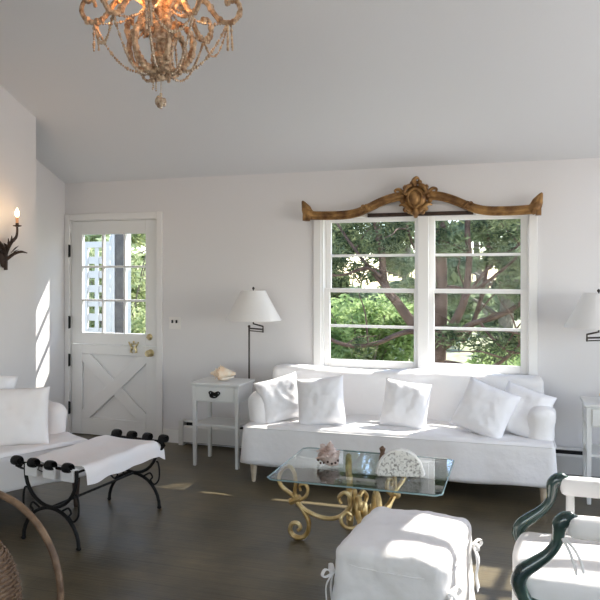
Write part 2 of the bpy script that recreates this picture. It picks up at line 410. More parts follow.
for (xa, xb) in ((-1.575, -.768), (-.70, .06)):
    for (za, zb, yy, br) in ((1.375, 2.0, yi + .075, .03), (.75, 1.41, yi + .03, .06)):
        b = MB(); s = .048; y2 = yy + .032
        b.box(xa, xa + s, yy, y2, za, zb); b.box(xb - s, xb, yy, y2, za, zb)
        b.box(xa + s, xb - s, yy, y2, za, za + br); b.box(xa + s, xb - s, yy, y2, zb - .035, zb)
        zm = (za + br + zb - .035) / 2
        b.box(xa + s, xb - s, yy + .006, y2 - .006, zm - .011, zm + .011)
        f = struct(b.build('window_sash', M['trim'], win, bevel=.003))
        struct(MB().box(xa + s - .004, xb - s + .004, yy + .014, yy + .018, za + br - .004, zb - .031).build('window_pane', M['glass'], f, smooth=0))

# ------------------------------------------------------------------ dutch door
door = thing('door_1', None, None, (0, 0, 0)); struct(door)
b = MB(); yc = YB
b.box(-4.148, -4.092, yc - .02, yc - .001, 0, 2.10); b.box(-3.153, -3.095, yc - .02, yc - .001, 0, 2.10); b.box(-4.092, -3.153, yc - .02, yc - .001, 2.04, 2.10)
struct(b.build('door_casing', M['trim'], door, bevel=.004))
b = MB(); b.box(-4.10, -4.085, yc, yc + T, 0, 2.045); b.box(-3.16, -3.145, yc, yc + T, 0, 2.045); b.box(-4.085, -3.16, yc, yc + T, 2.033, 2.045)
b.box(-4.085, -3.16, yc + .05, yc + T, 0, .012)
struct(b.build('door_frame', M['trim'], door))
xa, xb = -4.081, -3.164; ya, yb = yc + .004, yc + .046
gx0, gx1, gz0, gz1 = -3.965, -3.280, .975, 1.905
b = MB()
b.box(xa, gx0, ya, yb, .868, 2.03); b.box(gx1, xb, ya, yb, .868, 2.03); b.box(gx0, gx1, ya, yb, gz1, 2.03); b.box(gx0, gx1, ya, yb, .868, gz0)
cw, ch = (gx1 - gx0 - .04) / 3, (gz1 - gz0 - .04) / 3
for k in (1, 2):
    x = gx0 + k * (cw + .02); b.box(x - .02, x, ya + .004, yb - .004, gz0, gz1)
    for q in range(3): 
        xs = gx0 + q * (cw + .02); z = gz0 + k * (ch + .02); b.box(xs, xs + cw, ya + .005, yb - .005, z - .02, z)
up = struct(b.build('upper_leaf', M['door'], door, bevel=.0025))
struct(MB().box(gx0 - .003, gx1 + .003, ya + .02, ya + .024, gz0 - .003, gz1 + .003).build('door_glazing', M['glass'], up, smooth=0))
b = MB(); px0, px1, pz0, pz1 = -3.97, -3.275, .165, .77
b.box(xa, px0, ya, yb, .008, .863); b.box(px1, xb, ya, yb, .008, .863); b.box(px0, px1, ya, yb, pz1, .863); b.box(px0, px1, ya, yb, .008, pz0)
b.box(px0, px1, ya + .026, yb - .002, pz0, pz1)
w = .055
def brace(x0, z0, x1, z1, d):
    dx, dz = x1 - x0, z1 - z0; l = math.hypot(dx, dz); nx, nz = -dz / l * w, dx / l * w
    return [(x0 + nx, z0 + nz), (x0 - nx, z0 - nz), (x1 - nx, z1 - nz), (x1 + nx, z1 + nz)]
i = .035
def clip(poly):
    # Sutherland-Hodgman against the panel recess
    def cut(P, ins, inter):
        o = []
        for k in range(len(P)):
            a, c = P[k - 1], P[k]
            if ins(c):
                if not ins(a): o.append(inter(a, c))
                o.append(c)
            elif ins(a): o.append(inter(a, c))
        return o
    for ax, val, sg in ((0, px0, 1), (0, px1, -1), (1, pz0, 1), (1, pz1, -1)):
        def inter(a, c, ax=ax, val=val):
            t = (val - a[ax]) / (c[ax] - a[ax]); return (a[0] + (c[0] - a[0]) * t, a[1] + (c[1] - a[1]) * t)
        poly = cut(poly, lambda p, ax=ax, val=val, sg=sg: sg * (p[ax] - val) >= -1e-9, inter)
    return poly
b.prism(clip(brace(px0 - .05, pz0 - .05, px1 + .05, pz1 + .05, 0)), 'y', ya + .002, ya + .027)
b.prism(clip(brace(px0 - .05, pz1 + .05, px1 + .05, pz0 - .05, 0)), 'y', ya + .0025, ya + .027)
lo = struct(b.build('lower_leaf', M['door'], door, bevel=.003))
for z, par in ((1.75, up), (1.07, up), (.71, lo), (.255, lo)):
    h = MB(); h.box(-4.096, -4.076, yc - .026, yc - .0195, z - .055, z + .055); h.tube([(-4.086, yc - .03, z - .06), (-4.086, yc - .03, z + .06)], .008, 8)
    tag(struct(h.build('hinge', M['iron'], par)), 'black hinge')
RX = Matrix.Rotation(R(90), 4, 'X')
def knob(name, x, z, r, par, lab, m):
    Tm = Matrix.Translation((x, ya, z)) @ RX
    return tag(struct(MB().lathe([(r * 1.1, 0), (r * 1.1, .006), (r * .4, .012), (r * .4, .028), (r * .85, .036), (r, .05), (r * .8, .062), (r * .3, .067)], 16, Tm).build(name, m, par)), lab)
knob('door_knob', -3.225, .803, .032, lo, 'round brass knob', M['brass'])
Tm = Matrix.Translation((-3.235, ya, .95)) @ RX
b = MB().lathe([(.03, 0), (.03, .006), (.022, .012), (.006, .014)], 16, Tm); b.box(-3.257, -3.213, ya - .03, ya - .012, .944, .956)
tag(struct(b.build('deadbolt', M['brass'], up, bevel=.002)), 'brass deadbolt thumb turn')
# brass figure of two rearing forms on the meeting rail
b = MB(); kx, kz, ky = -3.40, .845, ya - .008
for s in (-1, 1):
    b.tube(spl([(kx + s * .012, ky, kz - .045), (kx + s * .03, ky, kz - .03), (kx + s * .018, ky, kz + .0), (kx + s * .038, ky, kz + .03), (kx + s * .052, ky, kz + .048)], 5), [.006, .009, .012, .008, .004], 8)
    b.ball((kx + s * .048, ky, kz + .05), .008)
    b.ball((kx + s * .03, ky, kz - .04), (.012, .006, .006))
b.ball((kx, ky, kz + .055), (.012, .007, .012)); b.tube([(kx - .03, ky, kz + .035), (kx + .03, ky, kz + .035)], .006, 8)
tag(struct(b.build('door_ornament', M['brass'], lo, loc=(0, 0, -.0)).__class__ and bpy.data.objects['door_ornament']), 'small brass door knocker')

# switch plate
sw = thing('switch_plate', 'small white double switch plate on the wall right of the door', 'switch', (-2.973, YB - .0005, 1.085))
MB().box(-.06, .06, -.007, 0, -.055, .055).build('cover_plate', M['plate'], sw, bevel=.003)
for s in (-1, 1):
    MB().box(s * .021 - .0075, s * .021 + .0075, -.018, -.007, .0, .028).build('toggle', M['dark'], sw, bevel=.002)

# ------------------------------------------------------------------ baseboard heater
ht = thing('baseboard_heater', 'low cream baseboard heater along the wall behind the sofa', 'heater', (0, YB - .0005, 0))
hx0, hx1 = -2.87, 1.6
MB().box(hx0, hx1, -.015, 0, .012, .218).build('back_panel', M['dark'], ht, smooth=0)
MB().prism([(-.068, .032), (-.074, .032), (-.074, .165), (-.06, .18), (-.056, .176), (-.068, .162)], 'x', hx0, hx1).build('front_panel', M['heater'], ht, smooth=0)
MB().prism([(-.015, .205), (-.015, .222), (-.045, .222), (-.06, .212), (-.058, .207), (-.044, .216)], 'x', hx0, hx1).build('top_lip', M['heater'], ht, smooth=0)
MB().box(hx0 - .03, hx0 + .02, -.078, 0, .0, .226).build('end_cap', M['heater'], ht, bevel=.006)
MB().box(hx0 + .02, hx1, -.055, -.02, .05, .13).build('heating_fins', M['dark'], ht, smooth=0)

# ------------------------------------------------------------------ gilded cornice over the window
cr = thing('window_cornice', 'carved antique gilt cornice board with a scrolled cartouche above the window', 'cornice', (-.78, 5.46, 2.03))
prof = [(-.905, .012), (-.87, -.012), (-.63, -.018), (-.50, -.005), (-.40, .03), (-.30, .075), (-.20, .108), (-.10, .12), (0, .11)]
cen = prof + [(-x, z) for x, z in reversed(prof[:-1])]
def rail(dz0, dz1, yo, rr, pts=cen):
    return spl([(x, yo, z + dz0) for x, z in pts], 6)
b = MB()
b.tube(rail(0, 0, -.02, 0), .034, 12, flat=(1.0, .9), up=Vector((0, 0, 1)))
b.build('rail', M['cornice'], cr)
b = MB(); b.tube(rail(.026, 0, -.035, 0), .011, 8); b.build('upper_moulding', M['cornice'], cr)
b = MB(); b.tube(rail(-.026, 0, -.038, 0), .010, 8); b.build('lower_moulding', M['cornice'], cr)
for s in (-1, 1):
    e = MB()     # flared acanthus end
    e.tube(spl([(s * .86, -.03, -.02), (s * .895, -.035, .005), (s * .915, -.035, .05), (s * .945, -.04, .112)], 6), [.040, .046, .040, .006], 10, flat=(1, .55))
    e.tube(spl([(s * .87, -.04, .03), (s * .90, -.055, .05), (s * .92, -.05, .085)], 6), [.012, .014, .003], 8)
    e.box(min(s * .90, s * .94), max(s * .90, s * .94), -.05, .03, -.055, .02)
    e.ball((s * .885, -.055, -.03), (.02, .012, .024))
    e.build('end_leaf', M['cornice'], cr, bevel=.004)
    lf = MB()    # small leaf scrolls where the rail rises
    for (x, z, r) in ((.40, .055, .016), (.385, .03, .02), (.41, .0, .016), (.36, .045, .012)):
        lf.ball((s * x, -.045, z), (r, .012, r * .9))
    lf.tube(spl([(s * .37, -.05, .01), (s * .40, -.055, .045), (s * .43, -.05, .055), (s * .44, -.05, .03)], 5), .009, 8)
    lf.build('leaf_scroll', M['cornice'], cr)
b = MB()
b.ball((0, -.04, .10), (.088, .045, .105), n=20, m=12)
for k in range(22):
    a = 2 * PI * k / 22; rr = 1 + .12 * math.sin(k * 2.4)
    b.ball((math.sin(a) * .10 * rr, -.045, .10 + math.cos(a) * .122 * rr), (.020, .018, .022))
b.tube(spl([(0, -.05, .20), (-.015, -.06, .235), (.01, -.06, .262), (.03, -.05, .245)], 5), [.022, .02, .014, .006], 8)
for s in (-1, 1):
    b.tube(spl([(s * .03, -.06, .205), (s * .065, -.07, .19), (s * .085, -.07, .15), (s * .068, -.075, .13), (s * .06, -.075, .15)], 5), [.016, .018, .014, .01, .006], 8)
    b.tube(spl([(s * .10, -.05, .15), (s * .135, -.05, .175), (s * .165, -.05, .165), (s * .15, -.05, .14)], 5), [.016, .014, .01, .005], 8)
    b.tube(spl([(s * .03, -.06, .0), (s * .06, -.065, .02), (s * .095, -.065, .05), (s * .13, -.05, .045)], 5), [.016, .018, .014, .006], 8)
b.ball((0, -.055, -.005), (.03, .02, .045), n=10, m=8)
b.build('cartouche', M['cornice'], cr)
b = MB(); b.tube(spl([(math.sin(2 * PI * k / 14) * .055, -.082, .10 + math.cos(2 * PI * k / 14) * .07) for k in range(14)], 3, True), .009, 8, True)
b.ball((-.008, -.08, .10), (.042, .022, .058), n=14, m=9); b.build('medallion', M['cornice'], cr)
MB().box(-.40, .44, .0, .03, -.035, -.005).build('backing_board', M['rust'], cr, bevel=.002)
MB().box(-.42, .46, .03, .045, -.04, .06).build('mounting_board', M['wall'], cr, bevel=.002)

# ------------------------------------------------------------------ slipcovered sofa
def wrinkle(seed, amp, sc):
    off = Vector((seed * 5.1, seed * 2.7, seed))
    return lambda p: amp * (noise.noise(p * sc + off) + .5 * noise.noise(p * sc * 2.3 + off))
def turned_leg(h, par, x, y, m_):
    b = MB().lathe([(.013, 0), (.016, .01), (.017, .03), (.020, h * .35), (.026, h * .75), (.024, h * .85), (.030, h * .92), (.03, h)], 14)
    return b.build('leg', m_, par, loc=(x, y, 0))
def make_sofa(name, label, loc, rz, W, D, hs, ha, hb, material, hem=.13, legs=3, arm=.17, seedk=1, ad=.82, ao=.06, backd=.2, nn=90):
    t = thing(name, label, 'sofa', loc, rz)
    w1 = wrinkle(seedk, .007, 4.); w2 = wrinkle(seedk + 3, .005, 13.)
    def fs(p, n):
        q = Vector(p); q.z += hem
        low = max(0, 1 - (q.z - hem) / (hs - hem))
        if abs(n.z) < .6:
            fold = .007 * math.sin(q.x * 17 + 3 * noise.noise(Vector((q.x * 2, 0, seedk)))) * low + .5 * w1(Vector((q.x, q.y, q.z * .4)))
            dirn = Vector((q.x / W, q.y / D, 0)); dirn = Vector((0, math.copysign(1, q.y), 0)) if abs(q.y) / D > abs(q.x) / W else Vector((math.copysign(1, q.x), 0, 0))
            q += dirn * (fold + .026 * low)
        if n.z > .5: q.z += w1(q) * 1.2 + w2(q) + .012 * math.cos(q.x / W * PI) 
        if n.z < -.5: q.z += .006 * math.sin(q.x * 9)
        return q
    rbox(W, D, hs - hem, .022, nn, fs).build('seat_cover', material, t, smooth=180)
    def fb(p, n):
        q = Vector(p); k = q.z / (hb - hs + .1)
        q.y += .05 * k; q.z += hs - .1 + .010 * math.sin(q.x * 5) * k
        return q + n * (w1(q) + w2(q) * .8)
    rbox(W - .06, backd, hb - hs + .1, .045, int(nn * .8), fb).build('backrest', material, t, loc=(0, D / 2 - backd / 2 - .03, 0), smooth=180)
    wp = [(x, -D / 2 - .004, hs - .014) for x in [-W / 2 + .02 + (W - .04) * k / 30 for k in range(31)]]
    MB().tube([Vector((-W / 2 - .004, D / 2 - .1, hs - .014)), Vector((-W / 2 - .004, -D / 2 + .02, hs - .014))] + [Vector(p) for p in wp] + [Vector((W / 2 + .004, -D / 2 + .02, hs - .014)), Vector((W / 2 + .004, D / 2 - .1, hs - .014))], .0045, 6).build('welt', material, t)
    for s in (-1, 1):
        def fa(p, n, s=s):
            q = Vector(p); k = max(0, (q.z - .03) / (ha - hs))
            q.x += s * (.012 * k); q.x *= 1 + .15 * k
            q.z += hs - .06
            return q + n * (w1(q * 1.3 + Vector((s, 0, 0))) + w2(q))
        rbox(arm, D * ad, ha - hs + .06, .075, 26, fa).build('armrest', material, t, loc=(s * (W / 2 - arm / 2), D * ao, 0), smooth=180)
    xs = [-W / 2 + .07 + (W - .14) * k / (legs - 1) for k in range(legs)]
    for y in (-D / 2 + .05, D / 2 - .07):
        for x in xs: turned_leg(hem + .03, t, x, y, M['leg'] if legs > 2 else M['darkleg'])
    return t
SOFA_C = (-.865, 5.035); SR = 1.6
make_sofa('sofa', 'long white slipcovered sofa with five white cushions under the window', (SOFA_C[0], SOFA_C[1], 0), R(SR), 2.16, .76, .42, .635, .775, M['linen'])
# five cushions on the main sofa
grp = 'white cushions on the sofa under the window'
CU = [(-1.70, 4.83, .30, 28, 16, -14, .34, .34, 'white cushion leaning on the left armrest of the window sofa, partly behind another'),
      (-1.39, 4.78, .39, 4, 17, -7, .36, .36, 'upright white cushion second from the left end of the window sofa'),
      (-.785, 4.87, .36, -2, 20, 5, .345, .35, 'single white cushion standing alone at the middle of the window sofa'),
      (-.235, 4.82, .37, -6, 26, 20, .37, .37, 'tilted white cushion on the window sofa overlapping the one at the right end'),
      (.01, 4.89, .36, -12, 26, 16, .35, .35, 'white cushion against the right armrest of the window sofa, half hidden')]
for k, (x, y, z, yaw, lean, roll, w_, h_, lab) in enumerate(CU):
    place_pillow('cushion', w_, h_, .15, k + 1, (x, y, .425), yaw, lean, roll, M['cush'], lab, grp)

# left settee
LR = 63
lc = Vector((-2.70, 3.85)); ux = Vector((math.cos(R(LR)), math.sin(R(LR)))); uy = Vector((-math.sin(R(LR)), math.cos(R(LR))))
LW, LD = 1.25, .80
cc = lc - ux * LW / 2 + uy * LD / 2
make_sofa('settee', 'small white slipcovered settee against the left wall below the sconce', (cc.x, cc.y, 0), R(LR), LW, LD, .44, .63, .62, M['pink'], hem=.20, legs=2, seedk=9, nn=60, arm=.15, ad=.60, ao=.17)
def onset(a, bb, z): p = cc + ux * a + uy * bb; return (p.x, p.y, z)
place_pillow('cushion', .45, .375, .14, 11, (-3.03, 3.52, .45), 46, 16, 3, M['pink'], 'large pinkish white cushion standing on the left settee', 'cushions on the left settee')
place_pillow('cushion', .46, .46, .13, 12, (-3.33, 3.52, .455), 48, 12, 12, M['cush'], 'bluish white cushion behind the pinkish one at the left edge of the photo', 'cushions on the left settee')

# ------------------------------------------------------------------ side tables
def make_side_table(loc, label):
    t = thing('side_table', label, 'side table', loc, 0, 'white side tables flanking the sofa')
    w, d, h = .40, .31, .665
    MB().box(-w / 2 - .012, w / 2 + .012, -d / 2 - .012, d / 2 + .012, h - .02, h).build('tabletop', M['table'], t, bevel=.005)
    b = MB()
    b.box(-w / 2 + .03, w / 2 - .03, d / 2 - .02, d / 2 - .005, h - .15, h - .021)
    for s in (-1, 1): b.box(s * (w / 2 - .005) - (.012 if s > 0 else 0), s * (w / 2 - .005) + (.012 if s < 0 else 0), -d / 2 + .03, d / 2 - .03, h - .15, h - .021)
    b.box(-w / 2 + .03, w / 2 - .03, -d / 2 + .004, -d / 2 + .012, h - .15, h - .021)
    b.build('apron', M['table'], t, bevel=.002)
    dr = MB().box(-w / 2 + .036, w / 2 - .036, -d / 2 - .008, -d / 2 + .0035, h - .14, h - .03).build('drawer', M['table'], t, bevel=.003)
    p = MB(); yy = -d / 2 - .012; zz = h - .085
    p.tube(spl([(-.045, yy, zz + .012), (-.03, yy, zz + .022), (0, yy, zz + .01), (.03, yy, zz + .022), (.045, yy, zz + .012), (.028, yy, zz - .008), (0, yy, zz - .024), (-.028, yy, zz - .008)], 5, True), .006, 8, True)
    p.box(-.03, .03, yy - .002, yy + .004, zz - .012, zz + .014)
    p.tube(spl([(-.034, yy - .008, zz + .006), (-.028, yy - .016, zz - .014), (0, yy - .018, zz - .022), (.028, yy - .016, zz - .014), (.034, yy - .008, zz + .006)], 5), .005, 8)
    tag(p.build('drawer_pull', M['iron'], dr), 'black batwing drawer pull')
    for sx in (-1, 1):
        for sy in (-1, 1):
            x, y = sx * (w / 2 - .017), sy * (d / 2 - .017); q = MB(); a = .017; c = .013
            q.add([(x - c, y - c, 0), (x + c, y - c, 0), (x + c, y + c, 0), (x - c, y + c, 0), (x - a, y - a, h - .021), (x + a, y - a, h - .021), (x + a, y + a, h - .021), (x - a, y + a, h - .021)],
                  [(0, 3, 2, 1), (4, 5, 6, 7), (0, 1, 5, 4), (1, 2, 6, 5), (2, 3, 7, 6), (3, 0, 4, 7)])
            q.build('leg', M['table'], t, bevel=.003)
    MB().box(-w / 2 + .012, w / 2 - .012, -d / 2 + .012, d / 2 - .012, .315, .335).build('shelf', M['table'], t, bevel=.004)
    return t
make_side_table((-2.285, 5.06, 0), 'white painted side table with a drawer at the left end of the sofa')
make_side_table((.625, 5.03, 0), 'white painted side table at the right edge of the photo beyond the sofa')

# ------------------------------------------------------------------ shells
def make_shell(name, label, loc, rz, L_, m, spikes, spike_m, tilt=0):
    t = thing(name, label, 'shell', loc, rz)
    b = MB(); n = 40; sides = 22; v = []
    prof = []
    for i in range(n + 1):
        u = i / n
        if u < .42: r = .10 + .9 * (u / .42) ** 1.1
        else: r = 1 - .82 * ((u - .42) / .58) ** .9
        step = .06 * (math.sin(u * 44) if u < .42 else 0)
        prof.append((u, (r + step) * L_ * .30))
    for (u, r) in prof:
        for k in range(sides):
            a = 2 * PI * k / sides + u * 3
            rr = r * (1 + .18 * max(0, math.cos(a - 1.0)) ** 3 + .05 * noise.noise(Vector((u * 6, math.cos(a) * 2, math.sin(a) * 2))))
            b.v.append(((u - .5) * L_, rr * math.cos(a), rr * math.sin(a) * .86 + L_ * .26))
    for i in range(n):
        for k in range(sides):
            a = i * sides + k; c = i * sides + (k + 1) % sides; b.f.append((a, c, c + sides, a + sides))
    b.f.append(tuple(range(sides - 1, -1, -1))); b.f.append(tuple(range(n * sides, (n + 1) * sides)))
    for k in range(spikes):
        a = 2 * PI * k / spikes; u = .40 + .02 * (k % 2); r = L_ * .29
        p0 = Vector(((u - .5) * L_, r * math.cos(a) * .9, r * math.sin(a) * .78 + L_ * .26)); dr = Vector((-.25, math.cos(a), math.sin(a) * .9))
        if p0.z < L_ * .12: continue
        b.tube([p0, p0 + dr * L_ * .05, p0 + dr * L_ * .12], [L_ * .05, L_ * .03, L_ * .004], 8)
    for k in range(int(spikes * .8)):
        a = 2 * PI * k / (spikes * .8); u = .22; r = L_ * .17
        p0 = Vector(((u - .5) * L_, r * math.cos(a), r * math.sin(a) + L_ * .26)); dr = Vector((-.3, math.cos(a), math.sin(a)))
        b.tube([p0, p0 + dr * L_ * .06], [L_ * .03, L_ * .004], 6)
    b.v = [tuple(Matrix.Rotation(tilt, 3, 'Y') @ Vector(p)) for p in b.v]
    if tilt: b.v = [(p[0] * 1.55, p[1] * 1.55, p[2] * .98) for p in b.v]
    if tilt:
        zl = min(p[2] for p in b.v); zh = max(p[2] for p in b.v); zk = zl + .24 * (zh - zl); b.v = [(p[0], p[1], max(p[2], zk)) for p in b.v]
    zmin = min(p[2] for p in b.v)
    xm = sum(p[0] for p in b.v) / len(b.v) if tilt else 0
    b.v = [(p[0] - xm, p[1], p[2] - zmin) for p in b.v]
    b.build('shell_body', m, t, smooth=60)
    if spike_m:
        q = MB()
        for k in range(9):
            a = -.1 - k * .37; q.ball((L_ * .40 * math.cos(a), L_ * .40 * math.sin(a), L_ * (.14 + .04 * math.cos(k * 2))), L_ * .045)
        q.build('dark_spots', spike_m, t)
    if tilt:
        sp_ = MB()
        prof_ = [(L_ * (.34 - .030 * k - (.035 if k % 2 else 0)), L_ * (.40 + .062 * k)) for k in range(8)] + [(L_ * .02, L_ * .92)]
        sp_.lathe([(max(r * .86, .002), z) for r, z in prof_], 18, Matrix.Translation((.01, 0, -.012)))
        for k in range(9):
            a = k * 2 * PI / 9; p0 = Vector((.01 + L_ * .24 * math.cos(a), L_ * .24 * math.sin(a), L_ * .42)); d_ = Vector((math.cos(a), math.sin(a), .5))
            sp_.tube([p0, p0 + d_ * L_ * .12], [L_ * .05, L_ * .005], 7)
        sp_.build('spire', m, t)
        return t
    lip = MB().tube(spl([(-.1 * L_, -.2 * L_, .08 * L_), (.08 * L_, -.30 * L_, .10 * L_), (.28 * L_, -.20 * L_, .12 * L_), (.45 * L_, -.06 * L_, .16 * L_)], 6), [L_ * .05, L_ * .07, L_ * .05, L_ * .02], 10)
    lip.build('shell_lip', m, t)
    return t
make_shell('conch_shell', 'spiky cream conch shell lying on the left side table', (-2.29, 5.07, .6655), R(8), .21, M['shell'], 9, None)
make_shell('conch_shell', 'orange tipped shell on the right side table at the photo edge', (.605, 5.0, .6655), R(15), .19, M['shell'], 9, None)
make_shell('conch_shell', 'pinkish conch shell with dark spots on the left of the glass coffee table', (-1.03, 3.73, .4505), R(-10), .155, M['shell2'], 12, M['shelldk'], R(68))

# ------------------------------------------------------------------ floor lamps
def make_lamp(loc, label, arm_dx):
    t = thing('floor_lamp', label, 'floor lamp', loc, 0, 'swing arm floor lamps')
    MB().lathe([(.12, 0), (.12, .012), (.10, .02), (.03, .03), (.014, .05)], 28).build('base', M['pole'], t)
    b = MB().tube([(0, 0, .04), (0, 0, 1.085)], .008, 10); b.ball((0, 0, 1.09), .013); b.build('pole', M['pole'], t)
    b = MB(); b.tube([(0, 0, 1.075), (arm_dx, -.08, 1.075)], .0065, 8); b.tube([(arm_dx * .0, 0, 1.055), (arm_dx, -.08, 1.055)], .0045, 8)
    b.tube([(arm_dx, -.08, 1.05), (arm_dx, -.08, 1.10), (arm_dx * .45, -.08, 1.12), (arm_dx * .45, -.08, 1.20)], .0075, 8)
    b.build('swing_arm', M['pole'], t)
    sx = arm_dx * .45; Tm = Matrix.Translation((sx, -.08, 1.15))
    sh = MB(); v = []; n = 40
    pr = [(.232, 0), (.216, .03), (.165, .12), (.122, .20), (.100, .245)]
    sh.lathe(pr + [(r - .003, z) for r, z in reversed(pr)], n, Tm, cap=False)
    k = len(pr) * 2 - 1
    sh.f += [(a, (a + 1) % n, (a + 1) % n + k * n, a + k * n) for a in range(n)]
    sd_ = sh.build('lamp_shade', M['shade'], t)
    rb = MB().tube([Vector((sx + .230 * math.cos(a * PI / 18), -.08 + .230 * math.sin(a * PI / 18), 1.154)) for a in range(36)], .003, 6, True)
    rb.build('shade_trim', M['shade'], sd_)
    MB().lathe([(.004, 0), (.004, .03), (.010, .036), (.011, .045), (.003, .055)], 12, Matrix.Translation((sx, -.08, 1.37))).build('finial', M['pole'], t)
    f = MB(); 
    for a in range(3):
        an = a * 2 * PI / 3; f.tube([(sx, -.08, 1.37), (sx + .094 * math.cos(an), -.08 + .094 * math.sin(an), 1.385)], .002, 6)
    f.tube([(sx, -.08, 1.18), (sx, -.08, 1.38)], .003, 6); f.build('shade_fitter', M['pole'], t)
    MB().lathe([(.012, 0), (.016, .02), (.03, .05), (.026, .085), (.01, .10)], 14, Matrix.Translation((sx, -.08, 1.19))).build('light_bulb', M['plate'], t)
    return t
make_lamp((-2.155, 5.30, 0), 'swing arm floor lamp with a white cone shade behind the left side table', .155)
make_lamp((.60, 5.31, 0), 'white cone shade floor lamp over the right side table at the photo edge', -.14)

# ------------------------------------------------------------------ glass coffee table
ct = thing('coffee_table', 'glass topped coffee table on a gilded scrolled iron base', 'coffee table', (-.82, 3.72, 0))
gx, gy, c = .46, .345, .03
def oct_(o): x, y = gx - o, gy - o; k = c; return [(-x + k, -y), (x - k, -y), (x, -y + k), (x, y - k), (x - k, y), (-x + k, y), (-x, y - k), (-x, -y + k)]
MB().prism(oct_(.004), 'z', .436, .450).build('glass_top', M['tglass'], ct, smooth=0)
b = MB(); P_ = [Vector((x, y, .443)) for x, y in oct_(0)]; b.tube(P_, .0045, 6, True); b.build('glass_edge', M['tedge'], ct)
def scroll_leg(ang, k=1.0):
    Tm = Matrix.Translation((-.05, 0, 0)) @ Matrix.Rotation(ang, 4, 'Z') @ Matrix.Scale(.88 if ang else .97, 4, Vector((1, 0, 0)))
    b = MB(); o = 1.216 - .82
    def L3(pts): return [Tm @ Vector((-(p[0]), 0, p[1])) for p in pts]
    # coordinates: distance from the centre, height
    loop = [(.375, .215), (.43, .25), (.485, .285), (.50, .325), (.478, .375), (.435, .395), (.405, .365), (.395, .31), (.40, .255), (.385, .225)]
    loop = [(x - .03, z * 1.06) for x, z in loop]
    foot = [(.365, .235), (.318, .175), (.285, .115), (.29, .055), (.325, .018), (.375, .020), (.40, .055), (.385, .092), (.35, .095), (.335, .07), (.352, .055)]
    curl = [(.365, .225), (.33, .235), (.30, .26), (.29, .30), (.31, .325), (.338, .315), (.335, .285)]
    br = [(.37, .225), (.30, .175), (.20, .145), (.11, .155), (.045, .21), (.03, .27), (.065, .30), (.10, .27), (.085, .235)]
    fl = (.8, 1.0)
    for q, r in ((loop, [.015] * 3), (foot, [.016, .017, .018, .016, .012]), (curl, [.014, .013, .010]), (br, [.016, .016, .015, .012])):
        sp = spl(L3(q), 6); b.tube(sp, [_lerp(r, i / (len(sp) - 1)) for i in range(len(sp))], 8, flat=fl)
    leg = b.build('scroll_leg', M['gilt'], ct)
    cl = MB().tube(L3([(.40, .215), (.335, .245)]), .02, 8); cl.build('clasp', M['gilt'], leg)
for a in (0, R(120), R(238), R(290)): scroll_leg(a)
b = MB(); b.lathe([(.012, .10), (.03, .12), (.035, .15), (.02, .18), (.03, .21), (.02, .24), (.012, .26)], 14)
for k in range(4):
    a = R(34 + 90 * k); q = [(.0, .15), (.06, .12), (.12, .135), (.14, .18), (.11, .21), (.08, .19), (.09, .165)]
    b.tube(spl([(math.cos(a) * r, math.sin(a) * r, z) for r, z in q], 6), .011, 8)
b.build('centre_scrolls', M['gilt'], ct)
# half disc of pitted coral standing on the glass
co = thing('coral_slab', 'half round slab of pitted white coral standing on the glass coffee table', 'coral', (-.605, 3.62, .4505), R(12))
b = MB(); n = 28; pr = []
for k in range(n + 1):
    a = PI * k / n; r = .122 * (1 + .03 * noise.noise(Vector((k * .5, 2, 1)))); pr.append((-math.cos(a) * r, math.sin(a) * r * 1.15))
b.prism(pr, 'y', -.018, .018); b.build('slab_face', M['coral'], co, bevel=.008, smooth=60, segs=3)
b = MB(); b.tube([Vector((x * 1.0, 0, max(z, .012))) for x, z in pr], .0175, 8, flat=(.55, 1.0)); b.build('slab_rim', M['coralrim'], co)
ps = MB(); ps.lathe([(.004, 0), (.022, .01), (.026, .03), (.018, .07), (.012, .10), (.018, .12), (.004, .133)], 14)
tag(ps.build('figurine', M['brownshell'], loc=(-.715, 3.70, .4505)), 'small brown ornament tucked behind the coral slab', 'ornament')

# ------------------------------------------------------------------ ottoman
ot = thing('ottoman', 'white slipcovered square ottoman with tied corners in the foreground', 'ottoman', (-.447, 2.835, 0), R(-6))
OW, OD, OH = .455, .55, .462
w1 = wrinkle(21, .008, 5.); w2 = wrinkle(23, .005, 15.)
def fo(p, n):
    q = Vector(p); low = max(0, 1 - q.z / .36)
    if n.z > .5: q.z += .022 * math.cos(q.x / OW * PI) * math.cos(q.y / OD * PI) + w1(q) + w2(q)
    q = q + Vector((n.x, n.y, 0)) * (.5 * w1(q) + w2(q))
    if abs(n.z) < .7:
        s = math.copysign(1, q.y) if abs(q.y) / OD > abs(q.x) / OW else 0
        if s: q.y += s * (low * (.02 + .006 * math.sin(q.x * 30)))
        else: q.x += math.copysign(1, q.x) * low * (.02 + .007 * math.sin(q.y * 26))
    q.z += .03 - .0 * low
    return q
rbox(OW, OD, OH - .03, .045, 60, fo).build('slipcover', M['linen'], ot, smooth=180)
b = MB()   # seam welt round the top
pts = []
for k in range(48):
    a = 2 * PI * k / 48; x = math.copysign(abs(math.cos(a)) ** .35, math.cos(a)) * (OW / 2 + .002); y = math.copysign(abs(math.sin(a)) ** .35, math.sin(a)) * (OD / 2 + .002); pts.append(Vector((x * .995, y * .995, .395 + .003 * math.sin(k))))
b.tube(pts, .0035, 6, True); b.build('welt', M['linen'], ot)
